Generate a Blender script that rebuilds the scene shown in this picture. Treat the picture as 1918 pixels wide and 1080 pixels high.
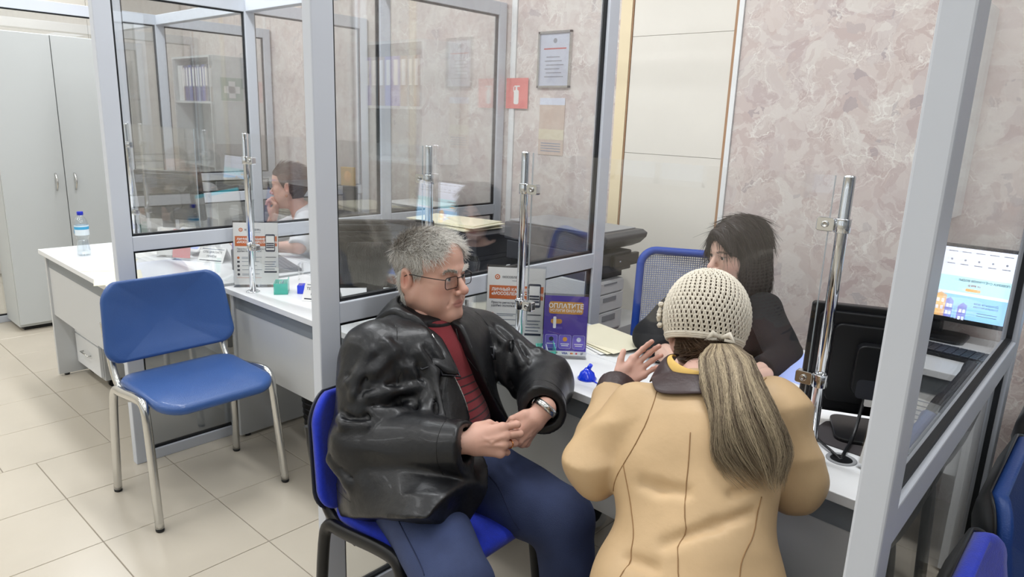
import bpy, bmesh, math, random
import numpy as np
from mathutils import Matrix, Vector

for o in list(bpy.data.objects):
    bpy.data.objects.remove(o, do_unlink=True)
scene = bpy.context.scene
C = scene.collection

# ------------------------------------------------------------------ camera
cam_d = bpy.data.cameras.new('camera')
cam_d.sensor_width = 36.0
cam_d.lens = 36.0 * 1304.43 / 1918.0
cam_d.clip_start = 0.02
cam = bpy.data.objects.new('camera', cam_d)
C.objects.link(cam)
_yaw, _pit, _rol = math.radians(41.7736), math.radians(13.5739), math.radians(2.1045)
_fw = Vector((-math.sin(_yaw) * math.cos(_pit), math.cos(_yaw) * math.cos(_pit), -math.sin(_pit)))
_rt = Vector((math.cos(_yaw), math.sin(_yaw), 0))
_up = _rt.cross(_fw)
_r = _rt * math.cos(_rol) + _up * math.sin(_rol)
_u = -_rt * math.sin(_rol) + _up * math.cos(_rol)
cam.matrix_world = Matrix(((_r.x, _u.x, -_fw.x, 0), (_r.y, _u.y, -_fw.y, 0), (_r.z, _u.z, -_fw.z, 1.53), (0, 0, 0, 1)))
scene.camera = cam

# ------------------------------------------------------------------ world, lights, exposure
world = bpy.data.worlds.new('daylight')
scene.world = world
world.use_nodes = True
world.node_tree.nodes['Background'].inputs[0].default_value = (0.80, 0.90, 1.0, 1)
world.node_tree.nodes['Background'].inputs[1].default_value = 1.3
scene.view_settings.view_transform = 'Standard'
scene.view_settings.look = 'None'
scene.view_settings.gamma = 1.0
scene.view_settings.use_curve_mapping = False
scene.view_settings.exposure = 0.27
CEIL = 3.25
def ceiling_lamp(x, y, sx, sy, w):
    l = bpy.data.lights.new('ceiling_lamp', 'AREA')
    l.shape = 'RECTANGLE'; l.size = sx; l.size_y = sy; l.energy = w
    l.color = (0.965, 0.982, 1.0)
    o = bpy.data.objects.new('ceiling_lamp', l); C.objects.link(o)
    o.location = (x, y, CEIL - 0.03)
for _x in (-6.4, -4.6, -2.8, -1.0, 0.8):
    for _y in (-1.9, -0.1, 1.7):
        ceiling_lamp(_x, _y, 1.2, 0.30, (24.0 if _x < 0 else 10.0) if _y > 1 else (9.0 if _x > -2 else 11.5))

# ------------------------------------------------------------------ materials
MATS = {}
def s2l(c):
    return tuple(((v / 255.0) / 12.92 if v / 255.0 <= 0.04045 else ((v / 255.0 + 0.055) / 1.055) ** 2.4) for v in c)
def mat(name, rgb=(200, 200, 200), rough=0.5, metal=0.0, spec=0.5, noise=0.0, nscale=8.0, bump=0.0, bscale=60.0,
        coat=0.0, emit=0.0, alpha=None, sheen=0.0, vcol=None, sss=0.0, trans=0.0, ior=1.45, rough_var=0.0):
    if name in MATS: return MATS[name]
    m = bpy.data.materials.new(name); m.use_nodes = True
    nt = m.node_tree; N = nt.nodes; L = nt.links
    b = N['Principled BSDF']
    col = s2l(rgb)
    b.inputs['Base Color'].default_value = (*col, 1)
    b.inputs['Roughness'].default_value = rough
    b.inputs['Metallic'].default_value = metal
    b.inputs['Specular IOR Level'].default_value = spec
    b.inputs['Coat Weight'].default_value = coat
    b.inputs['Sheen Weight'].default_value = sheen
    b.inputs['IOR'].default_value = ior
    if trans: b.inputs['Transmission Weight'].default_value = trans
    if sss:
        b.inputs['Subsurface Weight'].default_value = sss
        b.inputs['Subsurface Radius'].default_value = (0.012, 0.005, 0.003)
        b.inputs['Subsurface Scale'].default_value = 0.6
    if alpha is not None: b.inputs['Alpha'].default_value = alpha
    tc = N.new('ShaderNodeTexCoord')
    src = None
    if vcol:
        a = N.new('ShaderNodeAttribute'); a.attribute_name = vcol; src = a.outputs['Color']
    if noise:
        n = N.new('ShaderNodeTexNoise'); n.inputs['Scale'].default_value = nscale; n.inputs['Detail'].default_value = 5
        L.new(tc.outputs['Object'], n.inputs['Vector'])
        mr = N.new('ShaderNodeMapRange'); mr.inputs['From Min'].default_value = 0.3; mr.inputs['From Max'].default_value = 0.7
        mr.inputs['To Min'].default_value = 1 - noise; mr.inputs['To Max'].default_value = 1 + noise
        L.new(n.outputs['Fac'], mr.inputs['Value'])
        mx = N.new('ShaderNodeMix'); mx.data_type = 'RGBA'; mx.blend_type = 'MULTIPLY'; mx.inputs['Factor'].default_value = 1
        if src is not None: L.new(src, mx.inputs['A'])
        else: mx.inputs['A'].default_value = (*col, 1)
        cv = N.new('ShaderNodeCombineXYZ')
        for k in range(3): L.new(mr.outputs['Result'], cv.inputs[k])
        L.new(cv.outputs[0], mx.inputs['B'])
        src = mx.outputs['Result']
        if rough_var:
            mr2 = N.new('ShaderNodeMapRange'); mr2.inputs['From Min'].default_value = 0.3; mr2.inputs['From Max'].default_value = 0.7
            mr2.inputs['To Min'].default_value = rough - rough_var; mr2.inputs['To Max'].default_value = rough + rough_var
            L.new(n.outputs['Fac'], mr2.inputs['Value']); L.new(mr2.outputs['Result'], b.inputs['Roughness'])
    if src is not None: L.new(src, b.inputs['Base Color'])
    if bump:
        n2 = N.new('ShaderNodeTexNoise'); n2.inputs['Scale'].default_value = bscale; n2.inputs['Detail'].default_value = 4
        L.new(tc.outputs['Object'], n2.inputs['Vector'])
        bp = N.new('ShaderNodeBump'); bp.inputs['Strength'].default_value = bump; bp.inputs['Distance'].default_value = 0.004
        L.new(n2.outputs['Fac'], bp.inputs['Height']); L.new(bp.outputs['Normal'], b.inputs['Normal'])
    if emit:
        b.inputs['Emission Color'].default_value = (*col, 1); b.inputs['Emission Strength'].default_value = emit
        if src is not None: L.new(src, b.inputs['Emission Color'])
    MATS[name] = m
    return m

def glass_mat(name, tint, f0, gloss=0.0):
    """Clear sheet: passes light straight on, reflects by angle on both faces."""
    m = bpy.data.materials.new(name); m.use_nodes = True
    nt = m.node_tree; N = nt.nodes; L = nt.links
    for n in list(N): N.remove(n)
    out = N.new('ShaderNodeOutputMaterial'); mix = N.new('ShaderNodeMixShader')
    t = N.new('ShaderNodeBsdfTransparent'); t.inputs[0].default_value = (*tint, 1)
    g = N.new('ShaderNodeBsdfGlossy'); g.inputs['Roughness'].default_value = gloss; g.inputs[0].default_value = (1, 1, 1, 1)
    lw = N.new('ShaderNodeLayerWeight'); lw.inputs[0].default_value = 0.5
    p = N.new('ShaderNodeMath'); p.operation = 'POWER'; p.inputs[1].default_value = 5
    mr = N.new('ShaderNodeMapRange'); mr.inputs['To Min'].default_value = f0; mr.inputs['To Max'].default_value = 1.0
    L.new(lw.outputs['Facing'], p.inputs[0]); L.new(p.outputs[0], mr.inputs['Value'])
    L.new(mr.outputs['Result'], mix.inputs[0]); L.new(t.outputs[0], mix.inputs[1]); L.new(g.outputs[0], mix.inputs[2])
    L.new(mix.outputs[0], out.inputs[0])
    MATS[name] = m
    return m

ALU = mat('silver_aluminium', (212, 217, 226), 0.42, 0.06, noise=0.02, nscale=3)
RUBBER = mat('black_gasket', (22, 24, 28), 0.6)
GLASS = glass_mat('partition_glass', (0.965, 0.976, 0.98), 0.17)
ACRYL = glass_mat('clear_acrylic', (0.985, 0.988, 0.99), 0.04)
ACRYL_EDGE = mat('acrylic_edge', (205, 215, 220), 0.2, alpha=0.55)
TURQ = mat('turquoise_acrylic', (96, 222, 202), .12, alpha=.5)
BLUEACR = mat('blue_acrylic', (15, 60, 230), 0.15, coat=0.5)
CHROME = mat('chrome', (225, 228, 232), 0.06, 1.0)
CHROME2 = mat('brushed_chrome', (205, 205, 203), 0.2, 1.0)
WHITE_LAM = mat('white_laminate', (236, 238, 240), 0.35, noise=0.01)
GREY_LAM = mat('light_grey_laminate', (203, 205, 206), 0.45, noise=0.015, nscale=2)
BAND = mat('mid_grey_band', (132, 138, 143), 0.45, noise=0.02)
CAB = mat('cabinet_grey', (199, 203, 203), 0.45, noise=0.012, nscale=1.5)
BLACKP = mat('black_plastic', (20, 21, 24), 0.35, noise=0.05)
DARKP = mat('dark_grey_plastic', (52, 54, 62), 0.4, noise=0.05)
GREYP = mat('grey_plastic', (150, 152, 155), 0.5)
WHITEP = mat('white_plastic', (225, 226, 226), 0.4)
BLUEV = mat('blue_vinyl', (58, 92, 152), 0.36, noise=0.05, nscale=6, bump=0.25, bscale=260, coat=0.15)
BLUEF = mat('blue_fabric', (24, 52, 196), 0.85, noise=0.10, nscale=90, bump=0.3, bscale=400, sheen=0.3)
NAVYF = mat('navy_vinyl', (34, 70, 138), 0.4, noise=0.06, nscale=6, bump=0.2, bscale=260)
DARKF = mat('dark_fabric', (38, 38, 46), 0.7, noise=0.1, nscale=60)
BLACKM = mat('black_metal', (18, 18, 20), 0.35, 0.2)
PAPER = mat('white_paper', (240, 240, 238), 0.7)
PAPER_Y = mat('cream_paper', (238, 232, 206), 0.75, noise=0.02, nscale=10)
PAPER_P = mat('pale_blue_paper', (214, 220, 236), 0.75)
ORANGE = mat('orange_print', (214, 110, 52), 0.6)
PURPLE = mat('purple_print', (96, 76, 176), 0.55)
AMBER = mat('amber_print', (226, 164, 74), 0.55)
INK = mat('dark_print', (52, 58, 74), 0.6)
GREYINK = mat('grey_print', (140, 146, 160), 0.6)
LILAC = mat('lilac_print', (120, 104, 200), 0.55)
RED = mat('red_print', (206, 66, 60), 0.6)
SAGE = mat('green_print', (70, 130, 105), 0.6)

# ------------------------------------------------------------------ mesh helpers
class MB:
    def __init__(self):
        self.v = []; self.f = []; self.smooth = []
    def add(self, vs, fs, M=None, sm=False):
        b = len(self.v)
        for p in vs:
            p = Vector(p)
            if M is not None: p = M @ p
            self.v.append(tuple(p))
        for f in fs:
            self.f.append(tuple(b + i for i in f)); self.smooth.append(sm)
        return self
    def box(self, lo, hi, M=None):
        x0, y0, z0 = lo; x1, y1, z1 = hi
        return self.add([(x0, y0, z0), (x1, y0, z0), (x1, y1, z0), (x0, y1, z0), (x0, y0, z1), (x1, y0, z1), (x1, y1, z1), (x0, y1, z1)],
                        [(0, 3, 2, 1), (4, 5, 6, 7), (0, 1, 5, 4), (1, 2, 6, 5), (2, 3, 7, 6), (3, 0, 4, 7)], M)
    def cbox(self, c, s, M=None):
        return self.box([c[i] - s[i] / 2 for i in range(3)], [c[i] + s[i] / 2 for i in range(3)], M)
    def tube(self, pts, r, n=10, M=None, flat=1.0, cap=True, up=None):
        pts = [Vector(p) for p in pts]
        rs = r if isinstance(r, (list, tuple)) else [r] * len(pts)
        vs = []; fs = []
        prev = None
        for i, p in enumerate(pts):
            a = pts[max(0, i - 1)]; c = pts[min(len(pts) - 1, i + 1)]
            t = (c - a).normalized()
            if prev is None:
                ref = Vector(up) if up is not None else (Vector((0, 0, 1)) if abs(t.z) < 0.9 else Vector((1, 0, 0)))
                s = t.cross(ref).normalized()
            else:
                s = (prev - t * prev.dot(t)).normalized()
            prev = s
            w = t.cross(s)
            for k in range(n):
                an = 2 * math.pi * k / n
                vs.append(tuple(p + s * math.cos(an) * rs[i] + w * math.sin(an) * rs[i] * flat))
        for i in range(len(pts) - 1):
            for k in range(n):
                fs.append((i * n + k, i * n + (k + 1) % n, (i + 1) * n + (k + 1) % n, (i + 1) * n + k))
        b = len(self.v)
        self.add(vs, fs, M, True)
        if cap:
            self.f.append(tuple(b + k for k in reversed(range(n)))); self.smooth.append(False)
            e = b + (len(pts) - 1) * n
            self.f.append(tuple(e + k for k in range(n))); self.smooth.append(False)
        return self
    def lathe(self, prof, n=24, M=None, sm=True, close=True):
        vs = []; fs = []
        for r, z in prof:
            for k in range(n):
                a = 2 * math.pi * k / n
                vs.append((r * math.cos(a), r * math.sin(a), z))
        for i in range(len(prof) - 1):
            for k in range(n):
                fs.append((i * n + k, i * n + (k + 1) % n, (i + 1) * n + (k + 1) % n, (i + 1) * n + k))
        b = len(self.v)
        self.add(vs, fs, M, sm)
        if close:
            self.f.append(tuple(b + k for k in reversed(range(n)))); self.smooth.append(False)
            e = b + (len(prof) - 1) * n
            self.f.append(tuple(e + k for k in range(n))); self.smooth.append(False)
        return self
    def prism(self, poly, z0, z1, M=None):
        n = len(poly)
        vs = [(p[0], p[1], z0) for p in poly] + [(p[0], p[1], z1) for p in poly]
        fs = [tuple(reversed(range(n))), tuple(range(n, 2 * n))]
        fs += [(i, (i + 1) % n, n + (i + 1) % n, n + i) for i in range(n)]
        return self.add(vs, fs, M)
    def mesh(self, name):
        me = bpy.data.meshes.new(name)
        me.from_pydata(self.v, [], self.f)
        me.polygons.foreach_set('use_smooth', self.smooth)
        me.update()
        return me

def obj(name, mb, material, parent=None, loc=None, rot=None, bevel=0.0, seg=2, label=None, cat=None, group=None, kind=None):
    me = mb.mesh(name) if isinstance(mb, MB) else mb
    if material is not None and not me.materials: me.materials.append(material)
    o = bpy.data.objects.new(name, me); C.objects.link(o)
    if parent is not None: o.parent = parent
    if loc is not None: o.location = loc
    if rot is not None: o.rotation_euler = rot
    if bevel:
        m = o.modifiers.new('bevel', 'BEVEL'); m.width = bevel; m.segments = seg; m.limit_method = 'ANGLE'; m.angle_limit = math.radians(50)
    tag(o, label, cat, group, kind)
    return o
def tag(o, label=None, cat=None, group=None, kind=None):
    if label: o['label'] = label
    if cat: o['category'] = cat
    if group: o['group'] = group
    if kind: o['kind'] = kind
    return o
def thing(name, label, cat, loc=(0, 0, 0), rotz=0.0, group=None):
    o = bpy.data.objects.new(name, None); C.objects.link(o)
    o.empty_display_size = 0.05
    o.location = loc; o.rotation_euler = (0, 0, rotz)
    return tag(o, label, cat, group)
def box(name, lo, hi, m, parent=None, bevel=0.0, **k):
    return obj(name, MB().box(lo, hi), m, parent, bevel=bevel, **k)
def T(x=0, y=0, z=0): return Matrix.Translation((x, y, z))
def RX(a): return Matrix.Rotation(math.radians(a), 4, 'X')
def RY(a): return Matrix.Rotation(math.radians(a), 4, 'Y')
def RZ(a): return Matrix.Rotation(math.radians(a), 4, 'Z')
def arc(c, r, a0, a1, n, ax='xz'):
    out = []
    for i in range(n + 1):
        a = math.radians(a0 + (a1 - a0) * i / n)
        if ax == 'xz': out.append((c[0] + r * math.cos(a), c[1], c[2] + r * math.sin(a)))
        elif ax == 'xy': out.append((c[0] + r * math.cos(a), c[1] + r * math.sin(a), c[2]))
        else: out.append((c[0], c[1] + r * math.cos(a), c[2] + r * math.sin(a)))
    return out
def rrect(w, h, r, n=5):
    pts = []
    for cx, cy, a0 in ((w / 2 - r, h / 2 - r, 0), (-w / 2 + r, h / 2 - r, 90), (-w / 2 + r, -h / 2 + r, 180), (w / 2 - r, -h / 2 + r, 270)):
        for i in range(n + 1):
            a = math.radians(a0 + 90 * i / n)
            pts.append((cx + r * math.cos(a), cy + r * math.sin(a)))
    return pts
def text(s, size, material, parent, M, align='LEFT', name='lettering', depth=0.0003, bold=0.0):
    """Flat lettering in the local XY plane of M (a 4x4 in the parent's space)."""
    cu = bpy.data.curves.new(name, 'FONT'); cu.body = s; cu.size = size; cu.align_x = align; cu.align_y = 'TOP'
    cu.extrude = depth; cu.offset = bold; cu.resolution_u = 2
    o = bpy.data.objects.new(name, cu); C.objects.link(o)
    dg = bpy.context.evaluated_depsgraph_get()
    me = bpy.data.meshes.new_from_object(o.evaluated_get(dg))
    bpy.data.objects.remove(o); bpy.data.curves.remove(cu)
    me.transform(M)
    me.materials.clear(); me.materials.append(material)
    p = bpy.data.objects.new(name, me); C.objects.link(p); p.parent = parent
    return p
def smooth_path(pts, it=2):
    p = [Vector(q) for q in pts]
    for _ in range(it):
        q = [p[0]]
        for a, b in zip(p[:-1], p[1:]): q += [a * .75 + b * .25, a * .25 + b * .75]
        q.append(p[-1]); p = q
    return p
# ================================================================== SETTING
YW = 3.30          # back wall plane
XL, XR, YR = -7.6, 3.2, -3.6
def marble_mat():
    m = bpy.data.materials.new('pink_marble_panel'); m.use_nodes = True
    nt = m.node_tree; N = nt.nodes; L = nt.links
    b = N['Principled BSDF']; b.inputs['Roughness'].default_value = 0.34
    tc = N.new('ShaderNodeTexCoord')
    mp = N.new('ShaderNodeMapping'); L.new(tc.outputs['Object'], mp.inputs['Vector'])
    nz = N.new('ShaderNodeTexNoise'); nz.inputs['Scale'].default_value = 5.5; nz.inputs['Detail'].default_value = 7
    L.new(mp.outputs[0], nz.inputs['Vector'])
    ad = N.new('ShaderNodeMix'); ad.data_type = 'RGBA'; ad.blend_type = 'LINEAR_LIGHT'; ad.inputs['Factor'].default_value = 0.16
    L.new(mp.outputs[0], ad.inputs['A']); L.new(nz.outputs['Color'], ad.inputs['B'])
    def vor(scale, feat):
        v = N.new('ShaderNodeTexVoronoi'); v.feature = feat; v.inputs['Scale'].default_value = scale
        L.new(ad.outputs['Result'], v.inputs['Vector']); return v
    v1 = vor(8.5, 'F1'); v2 = vor(19.0, 'F1')
    r1 = N.new('ShaderNodeValToRGB'); L.new(v1.outputs['Color'], r1.inputs[0])
    cols = [(0.0, (212, 201, 196)), (0.28, (224, 218, 212)), (0.5, (211, 197, 191)), (0.72, (202, 189, 187)), (1.0, (228, 223, 216))]
    while len(r1.color_ramp.elements) < len(cols): r1.color_ramp.elements.new(0.5)
    for e, (p, c) in zip(r1.color_ramp.elements, cols): e.position = p; e.color = (*s2l(c), 1)
    r2 = N.new('ShaderNodeValToRGB'); L.new(v2.outputs['Color'], r2.inputs[0])
    cols = [(0.0, (214, 204, 199)), (0.2, (190, 168, 165)), (0.5, (224, 216, 211)), (0.86, (216, 206, 200)), (0.93, (150, 138, 148)), (1.0, (146, 136, 146))]
    while len(r2.color_ramp.elements) < len(cols): r2.color_ramp.elements.new(0.5)
    for e, (p, c) in zip(r2.color_ramp.elements, cols): e.position = p; e.color = (*s2l(c), 1)
    mx = N.new('ShaderNodeMix'); mx.data_type = 'RGBA'; mx.inputs['Factor'].default_value = 0.42
    L.new(r1.outputs[0], mx.inputs['A']); L.new(r2.outputs[0], mx.inputs['B'])
    # pale veins
    e1 = vor(7.0, 'DISTANCE_TO_EDGE'); e2 = vor(15.0, 'DISTANCE_TO_EDGE')
    def vein(e, w, prev, fac, col):
        rr = N.new('ShaderNodeMapRange'); rr.inputs['From Min'].default_value = 0; rr.inputs['From Max'].default_value = w
        rr.inputs['To Min'].default_value = fac; rr.inputs['To Max'].default_value = 0
        L.new(e.outputs['Distance'], rr.inputs['Value'])
        n3 = N.new('ShaderNodeTexNoise'); n3.inputs['Scale'].default_value = 9; L.new(mp.outputs[0], n3.inputs['Vector'])
        m3 = N.new('ShaderNodeMapRange'); m3.inputs['From Min'].default_value = 0.42; m3.inputs['From Max'].default_value = 0.6
        L.new(n3.outputs['Fac'], m3.inputs['Value'])
        mu = N.new('ShaderNodeMath'); mu.operation = 'MULTIPLY'; L.new(rr.outputs['Result'], mu.inputs[0]); L.new(m3.outputs['Result'], mu.inputs[1])
        x = N.new('ShaderNodeMix'); x.data_type = 'RGBA'; x.inputs['B'].default_value = (*s2l(col), 1)
        L.new(mu.outputs[0], x.inputs['Factor']); L.new(prev, x.inputs['A'])
        return x.outputs['Result']
    c = vein(e1, 0.034, mx.outputs['Result'], 0.9, (240, 237, 231))
    c = vein(e2, 0.036, c, 0.65, (234, 227, 220))
    c = vein(vor(27.0, 'DISTANCE_TO_EDGE'), 0.05, c, 0.4, (176, 156, 152))
    L.new(c, b.inputs['Base Color'])
    return m
MARBLE = marble_mat()
BEIGE = mat('beige_wall_panel', (234, 230, 221), 0.4, noise=0.02, nscale=3)
CREAM = mat('cream_strip', (240, 224, 190), 0.5)
BROWN = mat('brown_edge', (176, 140, 110), 0.5)
WTRIM = mat('white_trim', (240, 242, 242), 0.4)
TILE = mat('beige_floor_tile', (204, 195, 179), 0.24, noise=0.025, nscale=4)
GROUT = mat('floor_grout', (150, 142, 130), 0.8)
PLASTER = mat('pale_plaster', (226, 220, 206), 0.8)
CEILM = mat('ceiling_white', (238, 238, 236), 0.8)

# floor: slab in the grout colour, tiles laid proud of it
floor = box('floor', (XL - .1, YR - .1, -0.12), (XR + .1, YW + .1, -0.003), GROUT, kind='structure')
TX, TY, GAP = 0.4095, 0.4190, 0.0035
def tile_mesh():
    a, b = TX - GAP, TY - GAP; e = 0.0012
    vs = [(0, 0, -.006), (a, 0, -.006), (a, b, -.006), (0, b, -.006), (0, 0, -e), (a, 0, -e), (a, b, -e), (0, b, -e),
          (e, e, 0), (a - e, e, 0), (a - e, b - e, 0), (e, b - e, 0)]
    fs = [(0, 1, 5, 4), (1, 2, 6, 5), (2, 3, 7, 6), (3, 0, 4, 7), (4, 5, 9, 8), (5, 6, 10, 9), (6, 7, 11, 10), (7, 4, 8, 11), (8, 9, 10, 11)]
    return MB().add(vs, fs).mesh('tile')
tm = tile_mesh(); tm.materials.append(TILE)
far = MB()
xs0, ys_a, ys_b = -2.960, 0.696, 0.9945
for i in range(-12, 16):
    x = xs0 + i * TX
    yb = ys_a if x > -3.40 else ys_b
    for j in range(-11, 7):
        y = yb + j * TY
        if x < XL - 0.2 or x > XR or y < YR - 0.2 or y > YW: continue
        if -6.2 < x < 0.9 and -1.0 < y < 3.3:
            o = bpy.data.objects.new('tile', tm); C.objects.link(o); o.parent = floor; o.location = (x, y, 0)
        else:
            far.box((x, y, -.006), (x + TX - GAP, y + TY - GAP, 0))
obj('tile_field', far, TILE, floor, kind='stuff')

# back wall: core, marble panels, a beige panelled bay with strips
wb = box('wall_back', (XL - .1, YW + 0.012, -0.1), (XR + .1, YW + 0.15, CEIL + .1), PLASTER, kind='structure')
def panel(x0, x1, z0, z1, m, t=0.0, name='panel'):
    return box(name, (x0, YW - t, z0), (x1, YW + 0.013, z1), m, wb)
for x0, x1 in ((-7.6, -6.5), (-6.495, -5.36), (-5.355, -4.19), (-4.185, -3.025), (-2.978, -2.240), (-1.546, -0.30), (-0.295, 0.95), (0.955, 2.1), (2.105, 3.2)):
    panel(x0, x1, 0.0, CEIL, MARBLE, name='marble_panel')
panel(-3.022, -2.981, 0, CEIL, WTRIM, 0.008, 'trim_strip')
panel(-2.237, -2.168, 0, CEIL, CREAM, 0.006, 'trim_strip')
panel(-2.165, -2.160, 0, CEIL, BROWN, 0.004, 'trim_strip')
zz = [0, 0.178, 0.779, 1.380, 1.981, 2.582, CEIL]
for z0, z1 in zip(zz[:-1], zz[1:]):
    panel(-2.157, -1.590, z0 + 0.001, z1 - 0.001, BEIGE, -0.001, 'wall_tile')
panel(-1.588, -1.574, 0, CEIL, BROWN, 0.004, 'trim_strip')
panel(-1.572, -1.548, 0, CEIL, WTRIM, 0.010, 'trim_strip')

# left end wall: beige tiles
wl = box('wall_left', (XL - 0.15, YR - .1, -0.1), (XL - 0.012, YW + .15, CEIL + .1), PLASTER, kind='structure')
zz = [0.0, 0.53, 1.06, 1.595, 2.13, 2.322, 2.8, CEIL]
yy = [YR + i * 0.86 for i in range(9)]
for z0, z1 in zip(zz[:-1], zz[1:]):
    for y0, y1 in zip(yy[:-1], yy[1:]):
        box('wall_tile', (XL - 0.013, y0 + .002, z0 + .002), (XL, min(y1, YW) - .002, z1 - .002), BEIGE, wl)
# right wall, ceiling, and the wall behind the viewer with its windows
box('wall_right', (XR, YR - .1, -0.1), (XR + 0.15, YW + .15, CEIL + .1), mat('dimmed_wall_plaster', (104, 112, 126), .8), kind='structure')  # unseen wall coloured dark so the hall reflects dim in the glass
box('ceiling', (XL - .15, YR - .15, CEIL), (XR + .15, YW + .15, CEIL + .12), CEILM, kind='structure')
wr = MB()
wr.box((XL - .1, YR - .15, -.1), (XR + .1, YR, 0.9)); wr.box((XL - .1, YR - .15, 2.55), (XR + .1, YR, CEIL + .1))
wins = [(-6.6, -5.4), (-4.4, -3.2), (-2.2, -1.0), (0.0, 1.2)]
edges = [XL - .1] + [v for w in wins for v in w] + [XR + .1]
for a, b in zip(edges[0::2], edges[1::2]): wr.box((a, YR - .15, 0.9), (b, YR, 2.55))
obj('wall_front', wr, PLASTER, kind='structure')
for k, (a, b) in enumerate(wins):
    f = MB()
    for lo, hi in (((a, 0.9), (a + .06, 2.55)), ((b - .06, 0.9), (b, 2.55)), ((a, .9), (b, .96)), ((a, 2.49), (b, 2.55)), (((a + b) / 2 - .03, .9), ((a + b) / 2 + .03, 2.55))):
        f.box((lo[0], YR - .1, lo[1]), (hi[0], YR - .04, hi[1]))
    w = obj('window_%d' % (k + 1), f, WTRIM, kind='structure')
    box('pane', (a + .05, YR - .075, .95), (b - .05, YR - .069, 2.5), GLASS, w)

# ================================================================== GLASS PARTITIONS
def ring(x0, x1, y0, y1, z0, z1, w):
    m = MB()
    m.box((x0, y0, z0), (x1, y0 + w, z1)); m.box((x0, y1 - w, z0), (x1, y1, z1))
    m.box((x0, y0 + w, z0), (x1, y1 - w, z0 + w)); m.box((x0, y0 + w, z1 - w), (x1, y1 - w, z1))
    return m
ZT0, ZT1 = 2.140, 2.215
def partition(xc, posts, panes, label, beam=None):
    """xc centre plane; posts (y0,y1); panes (y0,y1) clear openings between posts."""
    p = thing('glass_partition', label, 'partition', (xc, posts[0][0], 0), 0)
    oy = posts[0][0]
    h = 0.021
    for y0, y1 in posts:
        box('post', (-h, y0 - oy, 0), (h, y1 - oy, ZT1), ALU, p, bevel=0.004)
    for y0, y1 in panes:
        a, b = y0 - oy, y1 - oy
        hh = h - 0.001
        box('top_rail', (-hh, a, ZT0), (hh, b, ZT1), ALU, p, bevel=0.003)
        box('middle_rail', (-hh, a, 0.944), (hh, b, 1.006), ALU, p, bevel=0.003)
        box('bottom_rail', (-hh, a, 0.0), (hh, b, 0.048), ALU, p, bevel=0.003)
        for z0, z1 in ((0.048, 0.944), (1.006, ZT0)):
            g = obj('gasket', ring(-0.0095, 0.0095, a, b, z0, z1, 0.009), RUBBER, p)
            box('glass_pane', (-0.003, a + .004, z0 + .004), (0.003, b - .004, z1 - .004), GLASS, p)
    if beam:
        x0, x1, y0, y1 = beam
        box('cross_beam', (x0 - xc, y0 - oy, ZT0 + .002), (x1 - xc, y1 - oy, ZT1 - .002), ALU, p, bevel=0.003)
    return p
XA, XB, XC, XD, XE = -0.201, -1.662, -3.078, -4.478, -5.872
partition(XA, [(0.985, 1.055), (2.215, 2.285)], [(1.055, 2.215)], 'glass partition nearest the viewer, beside the black monitor')
partition(XB, [(1.036, 1.104), (2.340, 2.408)], [(1.104, 2.340)], 'glass partition directly behind the seated man', (XC + .023, XB - .023, 2.345, 2.403))
partition(XC, [(0.995, 1.062), (2.335, 2.403), (3.225, 3.288)], [(1.062, 2.335), (2.403, 3.225)], 'glass partition behind the empty blue chair', (XD + .023, XC - .023, 2.340, 2.398))
partition(XD, [(1.530, 1.598), (2.335, 2.403), (3.225, 3.288)], [(1.598, 2.335), (2.403, 3.225)], 'farther glass partition between the desk with the bottle and the cabinet', (XE + .023, XD - .023, 2.340, 2.398))
partition(XE, [(1.000, 1.068), (2.335, 2.403), (3.225, 3.288)], [(1.068, 2.335), (2.403, 3.225)], 'glass partition rising above the tall grey cabinet')
# ================================================================== DESKS
def desk(label, loc, rotz, w, d, seam=None, back=None):
    """Local: x 0..w along the front, y 0..d away from the visitor."""
    t = thing('office_desk', label, 'desk', loc, rotz)
    if seam:
        box('tabletop', (0, 0, .715), (w, seam - .0012, .74), WHITE_LAM, t, bevel=.002)
        box('tabletop', (0, seam + .0012, .715), (w, d, .74), WHITE_LAM, t, bevel=.002)
    else:
        box('tabletop', (0, 0, .715), (w, d, .74), WHITE_LAM, t, bevel=.002)
    for x0, x1 in ((.028, .053), (w - .053, w - .028)):
        box('leg_panel', (x0, .02, .012), (x1, d - .03, .7148), GREY_LAM, t, bevel=.0015)
        for yy in (.06, d - .08):
            obj('foot', MB().lathe([(.012, 0), (.014, .004), (.014, .012)], 10, T((x0 + x1) / 2, yy, 0)), BLACKP, t)
    box('apron_band', (.054, .028, .645), (w - .054, .050, .7145), BAND, t)
    box('modesty_panel', (.054, .030, .370), (w - .054, .048, .6445), GREY_LAM, t)
    return t
D1 = desk('desk with leaflet holders and black monitor, in front of the woman in tan', (-1.630, 1.638, 0), math.radians(-3.6), 1.352, 0.60, seam=0.305)
D2 = desk('middle desk with turquoise holder, beyond the empty blue chair', (-3.050, 1.424, 0), math.radians(0.6), 1.360, 0.58)
D3 = desk('far left desk carrying the water bottle and papers', (-4.494, 1.066, 0), math.radians(-1.0), 1.385, 0.45)
box('side_extension', (0.10, 0.4515, .715), (1.385, 1.03, .74), WHITE_LAM, D3, bevel=.002)
for x_, y_ in ((.50, .50), (.50, .64), (.16, .98), (1.34, .98)): obj('support_leg', MB().tube([(x_, y_, 0), (x_, y_, .715)], .016, 10), GREYP, D3)

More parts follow.
